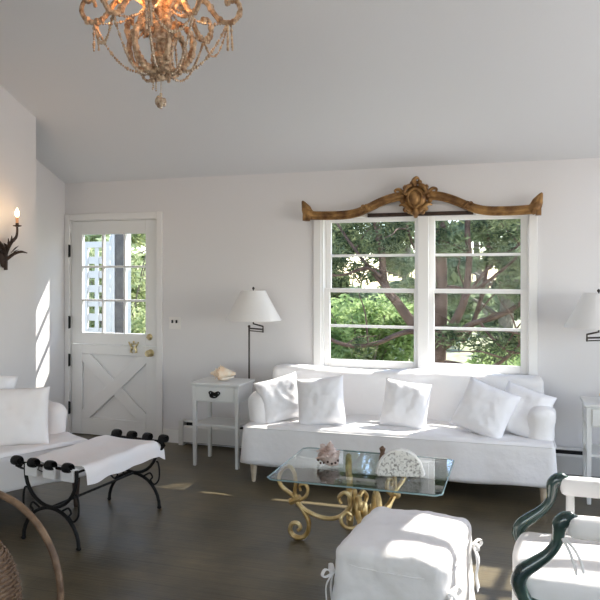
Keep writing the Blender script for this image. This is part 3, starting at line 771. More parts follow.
for sx in (-1, 1):
    for sy in (-1, 1):
        b = MB(); x, y = sx * (OW / 2 + .002), sy * (OD / 2 - .025)
        for (dx, dy, dz) in ((.02, -.03, -.17), (.012, .03, -.21)):
            b.tube(spl([(x, y, .345), (x + sx * dx * 1.3, y + dy * .4, .345 + dz * .3), (x + sx * dx, y + dy * .8, .345 + dz * .7), (x + sx * dx * 1.5, y + dy, .345 + dz)], 5), .011, 8, flat=(.25, 1))
        for q in (-1, 1):
            b.tube(spl([(x, y, .347), (x + sx * .022, y + q * .03, .365), (x + sx * .03, y + q * .045, .345), (x + sx * .02, y + q * .025, .335), (x, y, .345)], 5), .009, 8, flat=(.3, 1))
        b.ball((x + sx * .006, y, .346), .012); b.build('tie_bow', M['linen'], ot)
        MB().lathe([(.014, 0), (.018, .05), (.022, .06)], 10).build('leg', M['leg'], ot, loc=(sx * (OW / 2 - .05), sy * (OD / 2 - .05), 0))

# ------------------------------------------------------------------ carved armchair on the right
ac = thing('armchair', 'white upholstered armchair with dark green carved arms at the lower right', 'armchair', (.33, 2.82, 0))
w3 = wrinkle(31, .006, 5.)
def fc(p, n):
    q = Vector(p)
    if n.z > .5: q.z += .02 * math.cos(q.x / .62 * PI) * math.cos(q.y / .46 * PI)
    if q.x < -.2: q.x -= .035 * math.cos(q.y / .50 * PI)
    q = q + n * w3(q); q.z += .10
    return q
rbox(.62, .47, .345, .04, 34, fc).build('seat_cover', M['linen'], ac, smooth=180, loc=(-.01, 0, 0))
def fbk(p, n):
    q = Vector(p) + n * w3(Vector(p)); q.x += .18 * (q.z) ; q.z += .40; return q
rbox(.09, .48, .55, .035, 26, fbk).build('backrest', M['linen'], ac, smooth=180, loc=(.28, 0, 0))
for s in (-1, 1):
    yy = s * .245
    near = s < 0
    sp = spl([(-.165, yy, .652), (-.150, yy, .672), (-.172, yy, .664), (-.192, yy, .645), (-.196, yy, .612), (-.203, yy, .575), (-.232, yy, .532), (-.275, yy, .495), (-.318, yy, .458), (-.332, yy, .42), (-.322, yy, .385), (-.300, yy, .35)], 5)
    rad = [.012, .020, .028, .027, .023, .020, .021, .025, .028, .028, .025, .022]
    a_ = MB().tube(sp, [_lerp(rad, i / (len(sp) - 1)) for i in range(len(sp))], 12, flat=(1, .85)).build('arm_support', M['green'], ac)
    off = [p + Vector((-.019 if i < 60 else .0, -.004 * s, -.004)) for i, p in enumerate(sp[12:])]
    MB().tube(off, .0028, 6).build('gilt_line', M['gold'], a_)
    def fp(p, n):
        return Vector(p) + n * .5 * w3(Vector(p))
    rbox(.40, .06, .075, .022, 22, fp).build('arm_pad', M['linen'], ac, smooth=180, loc=(.035, yy, .603))
    if s > 0: rbox(.032, .045, .20, .012, 10, fp).build('arm_cover', M['linen'], ac, smooth=180, loc=(-.125, yy, .425))
    MB().tube(spl([(.20, yy, .61), (.21, yy, .50), (.235, yy * .98, .38)], 5), .018, 10).build('rear_arm_post', M['green'], ac)
    for fx, xx in ((-1, -.27), (1, .24)):
        lg = spl([(xx, yy * .9, .36 if fx < 0 else .2), (xx - .02, yy * .93, .27 if fx < 0 else .15), (xx + .0, yy * .9, .10), (xx - .01 + .03 * fx, yy * .9, .012)], 5)
        MB().tube(lg, [.022, .024, .015, .012, .016], 10).build('leg', M['green'], ac)
b = MB()
b.tube(spl([(-.185, -.262, .60), (-.165, -.285, .57), (-.150, -.292, .53), (-.140, -.292, .49)], 5), .005, 6)
b.tube(spl([(-.180, -.262, .60), (-.150, -.288, .58), (-.128, -.295, .54), (-.118, -.293, .50)], 5), .005, 6)
b.build('tie_strings', M['linen'], ac)

# ------------------------------------------------------------------ wrought iron bench
bn = thing('iron_bench', 'black wrought iron scroll bench with a white cloth seat before the settee', 'bench', (-2.475, 3.59, 0), R(-6.5))
for s in (-1, 1):
    y = s * .37
    b = MB(); r = .0105
    up_ = [(.19 * math.cos(a), y, .405 + .19 * math.sin(a)) for a in [PI + k * PI / 16 for k in range(17)]]
    b.tube([(-.19, y, .44)] + up_ + [(.19, y, .44)], r, 8)
    dn = [(.205 * math.cos(a), y, .01 + .20 * math.sin(a)) for a in [PI - k * PI / 16 for k in range(17)]]
    b.tube(dn, r, 8)
    for q in (-1, 1): b.ball((q * .205, y, .012), (.016, .014, .012))
    fr = b.build('end_frame', M['iron'], bn)
    for q in (-1, 1):
        MB().tube(spl([(q * .08, y, .20), (q * .13, y, .225), (q * .15, y, .20), (q * .135, y, .18), (q * .165, y, .155), (q * .20, y, .19), (q * .205, y, .25), (q * .195, y, .30), (q * .18, y, .305)], 5), .006, 6).build('bracket_scroll', M['iron'], fr)
    b = MB(); b.tube([(-.19 + (.035 if s > 0 else -.05), y, .44), (.19 + (.035 if s > 0 else -.05), y, .44)], .009, 8); br_ = b.build('scroll_rail', M['iron'], bn)
    for k in range(4):
        x = -.19 + k * .127 + (.035 if s > 0 else -.05)
        q = MB()
        sp = []
        for k2 in range(26):
            a = -1.2 + k2 * .33; rr_ = .036 * (1 - k2 / 34)
            sp.append((x, y + s * (.020 - rr_ * math.cos(a)), .452 + rr_ * math.sin(a)))
        q.tube([(x, y - s * .03, .395)] + sp, .011, 10, flat=(2.3, .42), up=Vector((1, 0, 0)))
        q.tube([(x - .012, y + s * .020, .452), (x + .012, y + s * .020, .452)], .008, 8)
        q.build('scroll', M['iron'], br_)
b = MB(); b.tube([(0, -.37, .212), (0, .37, .212)], .008, 8); b.build('stretcher', M['iron'], bn)
b = MB(); 
for x in (-.19, .19): b.tube([(x, -.37, .43), (x, .37, .43)], .007, 8)
b.build('side_rail', M['iron'], bn)
# cloth: thin draped sheet with real thickness
b = MB(); nx, ny = 34, 40
def cloth(i, j, dz):
    u = i / nx; v = j / ny; y = -.335 + .73 * v
    s_ = -.30 + .60 * u      # distance across
    half = .205
    if abs(s_) < half: x = s_; z = .452 - .012 * math.cos(s_ / half * PI / 2)
    else:
        e = abs(s_) - half; x = math.copysign(half + .018 * min(1, e / .03) + .12 * e, s_); z = .452 - e
    z += .005 * noise.noise(Vector((s_ * 6, y * 5, 3))) + (.004 * math.sin(y * 30) if abs(s_) > half else 0)
    if v > .9: z -= (v - .9) * .35
    x += .006 * math.sin(y * 22 + 1) * (1 if abs(s_) > half else 0)
    return (x, y, z + dz)
for dz in (0, .006):
    for i in range(nx + 1):
        for j in range(ny + 1): b.v.append(cloth(i, j, dz))
N_ = (nx + 1) * (ny + 1); idn = lambda i, j: i * (ny + 1) + j
for i in range(nx):
    for j in range(ny):
        b.f.append((idn(i, j), idn(i, j + 1), idn(i + 1, j + 1), idn(i + 1, j))); b.f.append(tuple(N_ + k for k in (idn(i, j), idn(i + 1, j), idn(i + 1, j + 1), idn(i, j + 1))))
for i in range(nx):
    for j in (0, ny): b.f.append((idn(i, j), idn(i + 1, j), N_ + idn(i + 1, j), N_ + idn(i, j)))
for j in range(ny):
    for i in (0, nx): b.f.append((idn(i, j), idn(i, j + 1), N_ + idn(i, j + 1), N_ + idn(i, j)))
cl = b.build('bench_cloth', M['pink'], smooth=60)
cl.matrix_world = Matrix.Translation((-2.475, 3.59, 0)) @ Matrix.Rotation(R(-6.5), 4, 'Z')
tag(cl, 'white cloth draped over the black iron bench', 'cloth')
for k in range(3):
    x = -.1375 + k * .135
    MB().box(x - .045, x + .045, -.385, -.338, .375, .445).build('seat_strap', M['linen'], bn, bevel=.006)

# ------------------------------------------------------------------ rattan chair at lower left
rc = thing('rattan_chair', 'brown rattan armchair with round hoop sides at the lower left corner', 'chair', (-1.985, 1.60, 0), R(0))
def hoop(cx, cy, cz, rx, rz, m=64): return [Vector((cx + rx * math.cos(2 * PI * k / m), cy, cz + rz * math.sin(2 * PI * k / m))) for k in range(m)]
for s in (-1, 1):
    MB().tube(hoop(.235, s * .30, .467,   .305, .315), .0115, 10, True).build('hoop_arm', M['rattan'], rc)
# woven barrel shell
b = MB(); nu, nv = 30, 26
def shell_pt(i, j, o):
    a = PI * (i / nu) - PI / 2          # wraps round the right side
    z = .16 + .52 * j / nv
    prof = math.sqrt(max(0, 1 - ((z - .44) / .245) ** 2)) if z > .44 else 1
    r = .03 + .205 * prof + o + .002 * math.sin(i * 2.5)
    return (.225 + r * math.cos(a) * .9, .19 + r * math.sin(a) * .62, z)
for o in (0, -.012):
    for i in range(nu + 1):
        for j in range(nv + 1): b.v.append(shell_pt(i, j, o))
N_ = (nu + 1) * (nv + 1); idn = lambda i, j: i * (nv + 1) + j
for i in range(nu):
    for j in range(nv):
        b.f.append((idn(i, j), idn(i + 1, j), idn(i + 1, j + 1), idn(i, j + 1))); b.f.append(tuple(N_ + k for k in (idn(i, j), idn(i, j + 1), idn(i + 1, j + 1), idn(i + 1, j))))
for i in range(nu):
    for j in (0, nv): b.f.append((idn(i, j), idn(i + 1, j), N_ + idn(i + 1, j), N_ + idn(i, j)))
for j in range(nv):
    for i in (0, nu): b.f.append((idn(i, j), idn(i, j + 1), N_ + idn(i, j + 1), N_ + idn(i, j)))
for j in range(0, 38):           # raised strands of the weave
    zj = j / 38 * nv; jj = min(int(zj), nv - 1); pp = [Vector(shell_pt(i, zj, .004 + .003 * (-1) ** (i + j))) for i in range(nu + 1)]
    b.tube(pp, .0048, 6)
wv = b.build('woven_shell', M['rattan'], rc)
b = MB(); b.tube([Vector(shell_pt(i, nv, 0)) for i in range(nu + 1)], .011, 8)
b.build('shell_rim', M['rattan'], rc)
b = MB(); b.lathe([(.02, .30), (.27, .30), (.28, .315), (.27, .33), (.02, .335)], 32, Matrix.Translation((.15, 0, 0))); b.build('seat', M['rattan'], rc)
for sx in (-1, 1):
    for sy in (-1, 1): MB().tube([(sx * .2 - .03, sy * .16 - .03, .0), (sx * .17 - .03, sy * .14 - .03, .31)], .013, 8).build('leg', M['rattan'], rc)

# ------------------------------------------------------------------ wall sconce
sc_ = thing('wall_sconce', 'twiggy brown iron wall sconce with a lit candle bulb on the left wall', 'wall sconce', (-3.709, 4.145, 1.66))
b = MB(); b.ball((.016, 0.04, .0), (.022, .04, .085), n=12, m=9); b.tube([(.03, .05, -.10), (.032, .045, .07)], [.014, .017], 8); b.build('back_plate', M['rust'], sc_)
def sconce_arm(s_, y1):
    y0_ = .04; k = (y1 - y0_)
    b = MB(); b.tube(spl([(.03, y0_, .0), (.05, y0_ + k * .15, .06), (.07, y0_ + k * .5, .11), (.09, y0_ + k * .95, .145), (.10, y1, .185), (.10, y1, .225)], 6), [.015, .014, .012, .009, .008], 8); b.build('candle_arm', M['rust'], sc_)
    MB().lathe([(.008, 0), (.030, .006), (.032, .012), (.012, .016), (.012, .03)], 16, Matrix.Translation((.10, y1, .225))).build('drip_pan', M['rust'], sc_)
    MB().lathe([(.011, 0), (.011, .055)], 14, Matrix.Translation((.10, y1, .245))).build('candle_sleeve', M['candle'], sc_)
    MB().lathe([(.006, 0), (.013, .012), (.0165, .026), (.014, .042), (.006, .058), (.001, .070)], 16, Matrix.Translation((.10, y1, .30))).build('flame_bulb', M['bulb'], sc_)
sconce_arm(1, .09); sconce_arm(-1, -.19)
b = MB(); b.tube(spl([(.03, .04, -.03), (.05, .07, .0), (.07, .10, .025), (.09, .145, .04), (.10, .20, .032)], 6), [.014, .013, .011, .010, .003], 8)
b.tube(spl([(.06, .08, .0), (.07, .10, .04), (.08, .13, .055)], 4), [.006, .012, .003], 8, flat=(.4, 1)); b.build('lower_branch', M['rust'], sc_)
b = MB()
for (p, q) in (((.05, .05, .05), (.07, .03, .14)), ((.05, .05, .05), (.08, -.03, .10)), ((.06, .06, .07), (.09, .045, .16)), ((.04, .03, .02), (.08, -.08, .05)), ((.06, .07, .03), (.09, .12, .085)), ((.07, .065, .10), (.11, .05, .12))):
    p, q = Vector(p), Vector(q); mid = (p + q) / 2 + Vector((.005, 0, .008)); b.tube(spl([p, mid, q], 5), [.004, .014, .001], 8, flat=(.35, 1))
b.build('leaves', M['rust'], sc_)
def pt(name, loc, e, col=(1, .55, .25), r=.02):
    l = bpy.data.lights.new(name, 'POINT'); l.energy = e; l.color = col; l.shadow_soft_size = r
    o = bpy.data.objects.new(name, l); COL.objects.link(o); o.location = loc; return o
# the sconce's second candle bulb, just outside the photo
MB().lathe([(.006, 0), (.014, .012), (.0175, .028), (.014, .045), (.006, .062), (.001, .074)], 16, Matrix.Translation((.10, -.17, .30))).build('flame_bulb', M['bulb'], sc_)
MB().lathe([(.011, 0), (.011, .055)], 14, Matrix.Translation((.10, -.17, .245))).build('candle_sleeve', M['candle'], sc_)
b = MB(); b.tube(spl([(.03, .0, .03), (.05, -.05, .08), (.07, -.10, .115), (.09, -.15, .15), (.10, -.17, .19), (.10, -.17, .25)], 6), [.013, .011, .009, .008, .008], 8); b.build('candle_arm', M['rust'], sc_)
pt('sconce_light', (-3.55, 3.955, 2.0), 1.3); pt('sconce_light', (-3.56, 4.235, 2.0), .25)

# ------------------------------------------------------------------ chandelier
CZ = 2.26
ch = thing('chandelier', 'gilded beaded crystal chandelier with lit candles hanging from the ceiling', 'chandelier', (-1.505, 2.67, CZ))
random.seed(5)
def beads(mb, pts, r, gap):
    P = [Vector(p) for p in pts]; d = 0
    for i in range(len(P) - 1):
        seg = (P[i + 1] - P[i]); L_ = seg.length
        if L_ == 0: continue
        while d < L_:
            p = P[i] + seg * (d / L_); s = r * random.uniform(.65, 1.3); mb.ball(p, (s, s, s * 1.15), n=6, m=4); d += gap * random.uniform(.85, 1.15)
        d -= L_
def swag(p, q, sag, n=24):
    p, q = Vector(p), Vector(q); return [p.lerp(q, t / n) - Vector((0, 0, sag * 4 * (t / n) * (1 - t / n))) for t in range(n + 1)]
b = MB().lathe([(.006, .17), (.03, .19), (.04, .22), (.02, .25), (.022, .30), (.05, .32), (.055, .36), (.03, .38), (.02, .42), (.04, .46), (.05, .52), (.02, .56), (.015, .75), (.03, .80), (.01, .86), (.008, .92)], 20)
b.build('centre_stem', M['chgilt'], ch)
b = MB().lathe([(.012, .285), (.045, .30), (.052, .335), (.050, .375), (.02, .38)], 20); b.build('crystal_cup', M['crystal'], ch)
b = MB()
for k in range(60):
    a = random.uniform(0, 2 * PI); h = random.random(); rr = .042 * math.sin(PI * (h * .8 + .2)) + .01
    b.ball((rr * math.cos(a), rr * math.sin(a), .12 + h * .12), random.uniform(.008, .014), n=6, m=4)
b.build('lower_cluster', M['chgilt'], ch)
b = MB()
b.tube([(0, 0, .13), (0, 0, .045)], .002, 6)
for k in range(7):
    a = k * 2 * PI / 7; b.ball((.016 * math.cos(a), .016 * math.sin(a), .025 + .006 * (k % 3)), (.012, .012, .02), n=6, m=4)
b.ball((0, 0, .06), (.008, .008, .012), n=6, m=4); b.ball((.0, 0, .012), (.010, .010, .014), n=6, m=4); b.build('drop_pendant', M['crystal'], ch)
b = MB()
for (x, y) in ((-.03, .01), (-.025, -.02), (-.035, -.01)): beads(b, [(x, y, .15), (x, y, .085)], .004, .009)
b.build('bead_tassel', M['crystal'], ch)
for k in range(6):       # basket straps
    a = 2 * PI * k / 6 + .2; q = [(.035, .16), (.09, .17), (.135, .22), (.145, .29), (.115, .35), (.075, .37), (.06, .34), (.08, .315)]
    sp = spl([(r * math.cos(a), r * math.sin(a), z) for r, z in q], 6); b = MB(); b.tube(sp, [_lerp([.010, .012, .012, .008, .005], i / (len(sp) - 1)) for i in range(len(sp))], 8)
    beads(b, sp, .0155, .023); b.build('basket_strap', M['chgilt'], ch)
    if k % 2: continue
    beads_mb = MB(); sp2 = swag((.07 * math.cos(a), .07 * math.sin(a), .36), (.03 * math.cos(a), .03 * math.sin(a), .17), .0)
    beads(beads_mb, sp2, .0075, .014); beads_mb.build('bead_string', M['crystal'], ch)
tips = []
for k in range(8):
    a = 2 * PI * k / 8 + .32; c_, s_ = math.cos(a), math.sin(a)
    q = [(.03, .40), (.07, .46), (.13, .50), (.20, .47), (.235, .42), (.27, .385), (.32, .385), (.35, .43), (.335, .475), (.30, .48), (.29, .455)]
    if k % 2: q = [(r * .80, z - .02) for r, z in q]
    sp = spl([(r * c_, r * s_, z) for r, z in q], 6); b = MB()
    b.tube(sp, [_lerp([.012, .013, .012, .011, .010, .007], i / (len(sp) - 1)) for i in range(len(sp))], 8); beads(b, sp, .0145, .023)
    arm = b.build('scroll_arm', M['chgilt'], ch)
    tp = sp[5 * 6 + 3]; tips.append(tp)
    # a second upward arm carrying the candle
    q = [(.02, .42), (.07, .52), (.15, .56), (.22, .54), (.26, .56), (.265, .60)]
    if k % 2 == 0:
        sp = spl([(r * c_, r * s_, z) for r, z in q], 5); b = MB(); b.tube(sp, .010, 8); beads(b, sp, .008, .018); b.build('candle_arm', M['chgilt'], ch)
        Tm = Matrix.Translation((.265 * c_, .265 * s_, .60))
        MB().lathe([(.008, 0), (.04, .01), (.045, .022), (.014, .024), (.014, .04)], 16, Tm).build('drip_pan', M['chgilt'], ch)
        MB().lathe([(.012, .02), (.012, .11)], 12, Tm).build('candle_sleeve', M['candle'], ch)
        MB().lathe([(.006, .11), (.015, .125), (.018, .14), (.006, .175), (.001, .185)], 12, Tm).build('flame_bulb', M['bulb'], ch)
    b = MB()
    for j in range(5):
        aj = a + .25 * (j - 2); b.tube(spl([(.015 * math.cos(aj), .015 * math.sin(aj), .37), (.05 * math.cos(aj), .05 * math.sin(aj), .44), (.085 * math.cos(aj), .085 * math.sin(aj), .50)], 4), [.006, .012, .002], 6, flat=(.4, 1))
    if k % 2: b.build('acanthus_leaf', M['chgilt'], ch)
for k, tp in enumerate(tips):
    tp = Vector(tp); hub = Vector((.035 * tp.x / .3, .035 * tp.y / .3, .185))
    b = MB(); beads(b, swag(tp, hub, .095 + .02 * (k % 2)), .0068, .0125); b.build('bead_swag', M['crystal'], ch)
    if k % 2 == 0:
        q = Vector(tips[(k + 1) % 8]); b = MB(); beads(b, swag(tp, q, .11), .0065, .0125); b.build('bead_swag', M['crystal'], ch)
        b = MB(); beads(b, [tp, tp - Vector((0, 0, .13))], .0065, .012); beads(b, [tp + Vector((.01, .01, 0)), tp - Vector((-.018, -.01, .12))], .0065, .012); b.build('bead_tassel', M['crystal'], ch)
    b = MB(); beads(b, swag(Vector((.07 * tp.x / .3, .07 * tp.y / .3, .44)), tp, .03), .0062, .0125); b.build('bead_string', M['crystal'], ch)
MB().lathe([(.01, 0), (.022, .02), (.026, .045), (.018, .075), (.004, .10)], 14, Matrix.Translation((.06, -.06, .47))).build('added_glow_bulb', M['bulb'], ch)  # bulb added inside the chandelier to make the orange glow
pt('chandelier_light', (-1.40, 2.56, CZ + .44), .7, (1, .42, .14)); pt('chandelier_light', (-1.62, 2.60, CZ + .46), .7, (1, .42, .14))  # added lights with no bulb of their own, glowing from within
# chain and canopy
zt = zc(2.67) - CZ
b = MB(); z = .92; k = 0
while z < zt - .05:
    lk = [Vector(((.010 * math.cos(a) if k % 2 else 0), (0 if k % 2 else .010 * math.cos(a)), z + .014 + .018 * math.sin(a))) for a in [2 * PI * i / 10 for i in range(10)]]
    b.tube(lk, .0028, 5, True); z += .028; k += 1
b.build('chain', M['chgilt'], ch)
MB().lathe([(.01, -.06), (.05, -.045), (.07, -.005), (.07, .04)], 20, Matrix.Translation((0, 0, zt - .005))).build('ceiling_canopy', M['chgilt'], ch)
for k in range(4):
    a = 2 * PI * (2 * k) / 8 + .32; pt('chandelier_light', (-1.505 + .265 * math.cos(a), 2.67 + .265 * math.sin(a), CZ + .75), 1.3)
pt('chandelier_light', (-1.505, 2.67, CZ + .62), 3.2, (1, .40, .12))  # extra orange light added at the centre, where no bulb sits

# ------------------------------------------------------------------ outdoors
GZ = -.35
struct(MB().box(-60, 60, YB + .6, 80, GZ - .2, GZ).build('ground_lawn', M['lawn'], smooth=0))
struct(MB().box(-5.6, -2.2, YB + T, YB + 1.9, GZ - .05, -.02).build('floor_doorstep', M['post'], smooth=0))
def leaves(centers, count, size, seed, elong=1.8):
    """cloud of small folded leaves gathered round the given (centre, radius) clumps"""
    rnd = random.Random(seed); b = MB(); tot = sum(r[1] ** 2 for r in centers)
    for (c_, r) in centers:
        n = int(count * r * r / tot)
        for _ in range(n):
            d = Vector((rnd.gauss(0, 1), rnd.gauss(0, 1), rnd.gauss(0, 1)))
            d.normalize(); rr = r * (rnd.random() ** .45)
            p = Vector(c_) + Vector((d.x * rr, d.y * rr, d.z * rr * .75))
            if p.z < GZ + .02: continue
            ax = Vector((rnd.gauss(0, 1), rnd.gauss(0, 1), rnd.gauss(0, .7))).normalized(); bx = ax.orthogonal().normalized()
            bx = Matrix.Rotation(rnd.uniform(0, 2 * PI), 3, ax) @ bx; cx = ax.cross(bx); s = size * rnd.uniform(.6, 1.3)
            k = len(b.v)
            b.v += [tuple(p - ax * s * elong * .5), tuple(p + bx * s * .32 + cx * s * .08), tuple(p + ax * s * elong * .5), tuple(p - bx * s * .32 + cx * s * .08)]
            b.f += [(k, k + 1, k + 2), (k, k + 2, k + 3)]
    return b
def leafobj(b, name, m, parent):
    me = bpy.data.meshes.new(name); me.from_pydata(b.v, [], b.f); me.materials.append(m); me.shade_smooth()
    o = bpy.data.objects.new(name, me); COL.objects.link(o); o.parent = parent; o['kind'] = 'stuff'; return o
# the big tree close to the window
tr = thing('tree', 'reddish trunked evergreen tree with crossing branches right outside the window', 'tree', (-1.0, 8.8, GZ))
def W3(pts, ys):    # scene x,z -> local
    return [(p[0] + 1.0, (ys[0] + (ys[1] - ys[0]) * i / (len(pts) - 1)) - 8.8, p[1] - GZ) for i, p in enumerate(pts)]
trunk = W3([(-1.02, GZ), (-1.0, .3), (-.97, .69), (-.95, 1.2), (-.95, 1.71), (-.93, 2.3), (-.8, 3.4), (-.85, 4.6), (-.7, 5.6)], (8.8, 8.8))
sp = spl(trunk, 6); b = MB().tube(sp, [_lerp([.16, .115, .095, .085, .08, .07, .05, .03, .01], i / (len(sp) - 1)) for i in range(len(sp))], 12)
b.build('trunk', M['bark'], tr)
LIMBS = [([(-.95, .37), (-1.12, .66), (-1.31, .91), (-1.48, 1.15), (-1.64, 1.39), (-1.68, 1.84), (-1.78, 2.3), (-2.1, 3.3), (-2.4, 4.2)], (8.8, 8.5), (.085, .02)),
         ([(-.95, .60), (-.87, .76), (-.73, 1.01), (-.64, 1.26), (-.59, 1.71), (-.60, 2.25), (-.4, 3.2), (-.3, 4.4)], (8.8, 8.6), (.07, .02)),
         ([(-.70, .66), (-.59, .82), (-.47, 1.2), (-.38, 1.68), (-.35, 2.25), (-.1, 3.2)], (8.9, 9.1), (.035, .015)),
         ([(-.97, .56), (-.80, .68), (-.59, .89), (-.23, 1.02), (.06, 1.21), (.5, 1.6), (1.0, 2.4)], (8.8, 8.5), (.05, .015)),
         ([(-.97, .50), (-1.24, .78), (-1.47, .76), (-1.72, .65), (-2.04, .62), (-2.35, .73), (-2.8, .9)], (8.8, 8.2), (.04, .02)),
         ([(-.94, 1.35), (-.75, 1.36), (-.55, 1.33), (-.23, 1.55), (.08, 1.84), (.5, 2.3)], (8.8, 8.6), (.03, .012)),
         ([(-1.5, 1.2), (-1.77, 1.52), (-2.05, 1.85), (-2.33, 2.24), (-2.7, 2.9)], (8.55, 8.9), (.03, .012)),
         ([(-1.66, 1.5), (-1.84, 1.61), (-2.12, 1.52), (-2.45, 1.52), (-2.8, 1.6)], (8.5, 8.3), (.02, .01)),
         ([(-.95, 1.55), (-1.2, 1.75), (-1.35, 2.1), (-1.4, 2.6)], (8.8, 8.6), (.03, .012)),
         ([(-.98, .42), (-.7, .40), (-.45, .35), (-.2, .48), (.05, .75), (.3, 1.1)], (8.8, 8.3), (.03, .014)),
         ([(-.64, 1.2), (-.45, 1.5), (-.2, 1.75), (.05, 1.95), (.3, 2.5)], (8.65, 8.9), (.025, .012)),
         ([(-.45, .93), (-.3, .75), (-.1, .6), (.15, .62)], (8.6, 8.4), (.02, .01)),
         ([(-.83, 3.6), (-.5, 4.6), (.1, 5.6), (.72, 6.4)], (8.8, 8.8), (.05, .012))]  # last limb is unseen, added to carry the sun-blocking clumps
tipsT = []
for pts, ys, (r0, r1) in LIMBS:
    sp = spl(W3(pts, ys), 6); MB().tube(sp, [r0 + (r1 - r0) * i / (len(sp) - 1) for i in range(len(sp))], 9).build('branch', M['bark'], tr)
    tipsT += [sp[-1], sp[len(sp) * 2 // 3]]
rq = random.Random(17)
for k in range(40):
    pts, ys, _r = LIMBS[k % len(LIMBS)]; base = spl(W3(pts, ys), 6); p0 = base[rq.randint(8, len(base) - 2)]
    if p0.z > 3.2: p0 = base[len(base) // 2]
    d = Vector((rq.uniform(-1, 1), rq.uniform(-.5, .4), rq.uniform(-.15, .9))).normalized() * rq.uniform(.35, .9)
    q = [p0, p0 + d * .4 + Vector((0, 0, .05)), p0 + d * .75 + Vector((rq.uniform(-.1, .1), 0, .02)), p0 + d]
    sp = spl(q, 4); MB().tube(sp, [.013 - .010 * i / (len(sp) - 1) for i in range(len(sp))], 6).build('twig', M['bark'], tr); 
    if k % 2: tipsT.append(sp[-1])
rnd = random.Random(3); cl_ = []
for p in tipsT: cl_.append((p + Vector((rnd.uniform(-.2, .2), rnd.uniform(.0, .4), rnd.uniform(-.05, .25))), rnd.uniform(.16, .36)))
for _ in range(16): cl_.append((Vector((rnd.uniform(-1.6, 1.4), rnd.uniform(-.2, 1.1), rnd.uniform(1.9, 2.9))), rnd.uniform(.25, .4)))
for _ in range(12): cl_.append((Vector((rnd.uniform(-1.6, .8), rnd.uniform(-.8, .8), rnd.uniform(3.2, 5.6))), rnd.uniform(.4, .6)))
cl_.append((Vector((1.72, 0, 6.82)), .36)); cl_.append((Vector((1.60, .1, 6.66)), .33))  # unseen leaf clumps added high up to keep sun off the floor
leafobj(leaves(cl_, 27500, .040, 1, 3.2), 'foliage', M['pine'], tr)
# bright shrub seen in the left sash
def shrub(label, x, y, r, h, m, n, size, seed, group=None, name='shrub'):
    t = thing(name, label, 'shrub', (x, y, GZ), 0, group)
    rr = random.Random(seed); cs = []
    for k in range(14):
        a = rr.uniform(0, 2 * PI); d = rr.uniform(0, .65) * r; cs.append((Vector((d * math.cos(a), d * math.sin(a), rr.uniform(.25, .78) * h)), r * rr.uniform(.35, .5)))
    b = MB()
    for k in range(7):
        a = k * .9; b.tube(spl([(0.03 * math.cos(a), .03 * math.sin(a), 0), (.2 * r * math.cos(a), .2 * r * math.sin(a), .35 * h), (.5 * r * math.cos(a), .5 * r * math.sin(a), .8 * h)], 4), [.03, .02, .008], 6)
    b.build('stems', M['bark2'], t)
    leafobj(leaves(cs, n, size, seed), 'foliage', m, t); return t
shrub('bright green mounded shrub seen low in the left window', -2.25, 10.4, 1.15, 1.6, M['bushl'], 9000, .075, 11)
shrub('light green shrub seen low in the right window', -.1, 9.9, .75, 1.05, M['bushl'], 4500, .065, 12)
shrub('yellow green shrub outside the door to the right of the trellis', -5.75, 8.9, .95, 2.7, M['yell'], 7500, .07, 13)
shrub('pale green shrub behind the white trellis', -6.9, 9.9, 1.1, 2.5, M['yell'], 6000, .08, 14)
# trees further back
def far_tree(label, x, y, h, r, seed, m, bark='bark2', n=7000, size=.15, low=.12):
    t = thing('tree', label, 'tree', (x, y, GZ)); rr = random.Random(seed)
    sp = spl([(0, 0, 0), (rr.uniform(-.1, .1), 0, h * .3), (rr.uniform(-.3, .3), .1, h * .6), (rr.uniform(-.3, .3), 0, h * .95)], 6)
    MB().tube(sp, [.16 * (1 - i / len(sp)) + .02 for i in range(len(sp))], 8).build('trunk', M[bark], t)
    cs = []
    for k in range(6):
        a = rr.uniform(0, 2 * PI); z = h * rr.uniform(.2, .8); q = Vector((r * .75 * math.cos(a), r * .75 * math.sin(a), z + h * .12))
        s2 = spl([(0, 0, z), q * .5 + Vector((0, 0, z * .5 + .05)), q], 4); MB().tube(s2, [.06, .04, .012], 6).build('branch', M[bark], t)
    for k in range(26):
        a = rr.uniform(0, 2 * PI); d = rr.uniform(.1, 1) * r; cs.append((Vector((d * math.cos(a), d * math.sin(a), h * rr.uniform(low, 1))), r * rr.uniform(.16, .30)))
    leafobj(leaves(cs, n, size, seed), 'foliage', m, t); return t
far_tree('dark evergreen tree behind the left window sash', -4.3, 14.5, 4.6, 1.4, 21, M['pine'])
far_tree('leafy tree behind the middle of the window', -2.2, 18.0, 5.2, 1.4, 22, M['tree'])
far_tree('pale leafy tree behind the right window sash', -.3, 14.0, 4.5, 1.2, 23, M['tree'])
far_tree('dark evergreen tree at the far right beyond the window', 2.2, 19.0, 5.0, 1.6, 24, M['pine'])
far_tree('thin feathery tree between the two darker trees behind the left sash', -3.3, 20.5, 4.8, 1.2, 27, M['tree'], n=9000, size=.09)
far_tree('thin feathery tree behind the mullion of the window', -1.0, 21.0, 4.8, 1.1, 28, M['tree'], n=9000, size=.09)
far_tree('tall leafy tree far beyond the door glazing', -9.6, 14.5, 5.2, 1.8, 25, M['yell'])
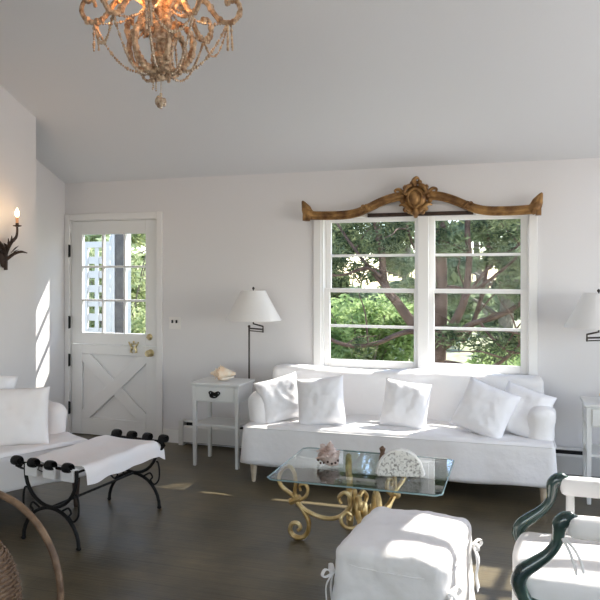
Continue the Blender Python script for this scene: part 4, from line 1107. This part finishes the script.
far_tree('dark leafy tree far behind the trellis', -14.4, 19.0, 5.6, 2.0, 26, M['tree'])
hd = thing('hedge', 'long dense green hedge closing the garden behind the trees', 'hedge', (-4, 24, GZ))
cs = []; rr = random.Random(8)
for k in range(60): cs.append((Vector((-15 + k * .42, rr.uniform(-.5, .5), rr.uniform(.4, 1.2))), rr.uniform(.5, .7)))
leafobj(leaves(cs, 16000, .2, 31), 'foliage', M['tree'], hd)
b = MB()
for k in range(24): b.tube([(-14.5 + k * 1.05, 0, 0), (-14.3 + k * 1.05, .1, 2.0)], [.05, .02], 6)
b.build('stems', M['bark2'], hd)
# trellis outside the door
ts = thing('garden_trellis', 'white lattice screen with square openings outside the door', 'trellis', (-4.60, 6.9, -.02))
b = MB(); x0, x1, zb, zt_ = -.27, .0, 0, 1.93
b.box(x0 - .10, x0 + .01, -.02, .02, zb, zt_); b.box(x1 - .01, x1 + .05, -.02, .02, zb, zt_); b.box(x0, x1, -.02, .02, zt_ - .07, zt_); b.box(x0, x1, -.02, .02, zb + .04, zb + .12)
b.build('trellis_frame', M['trellis'], ts, bevel=.004)
b = MB()
x = (x0 + x1) / 2; b.box(x - .026, x + .026, -.012, 0, zb + .1, zt_ - .04)
z = zb + .2
while z < zt_ - .1: b.box(x0, x1, .0005, .012, z - .042, z + .042); z += .168
b.build('lattice', M['trellis'], ts, bevel=.002)
ps_ = thing('beaded_post', 'slim white turned post between the lattice and the grey post', 'post', (-4.50, 6.86, -.02))
pr_ = [(.03, 0)]
z = .05
while z < 2.3:
    pr_ += [(.022, z), (.040, z + .05), (.040, z + .09), (.022, z + .14)]; z += .165
MB().lathe(pr_, 12).build('turned_shaft', M['trellis'], ps_)
pp = thing('porch_post', 'grey post with white edge boards standing beside the lattice screen', 'post', (-4.36, 6.82, -.02))
MB().box(-.045, .06, -.05, .05, 0, 2.7).build('post_core', M['post'], pp, bevel=.004)
for sx in (-.085, .065): MB().box(sx, sx + .032, -.055, .055, 0, 2.7).build('edge_board', M['trellis'], pp, bevel=.003)
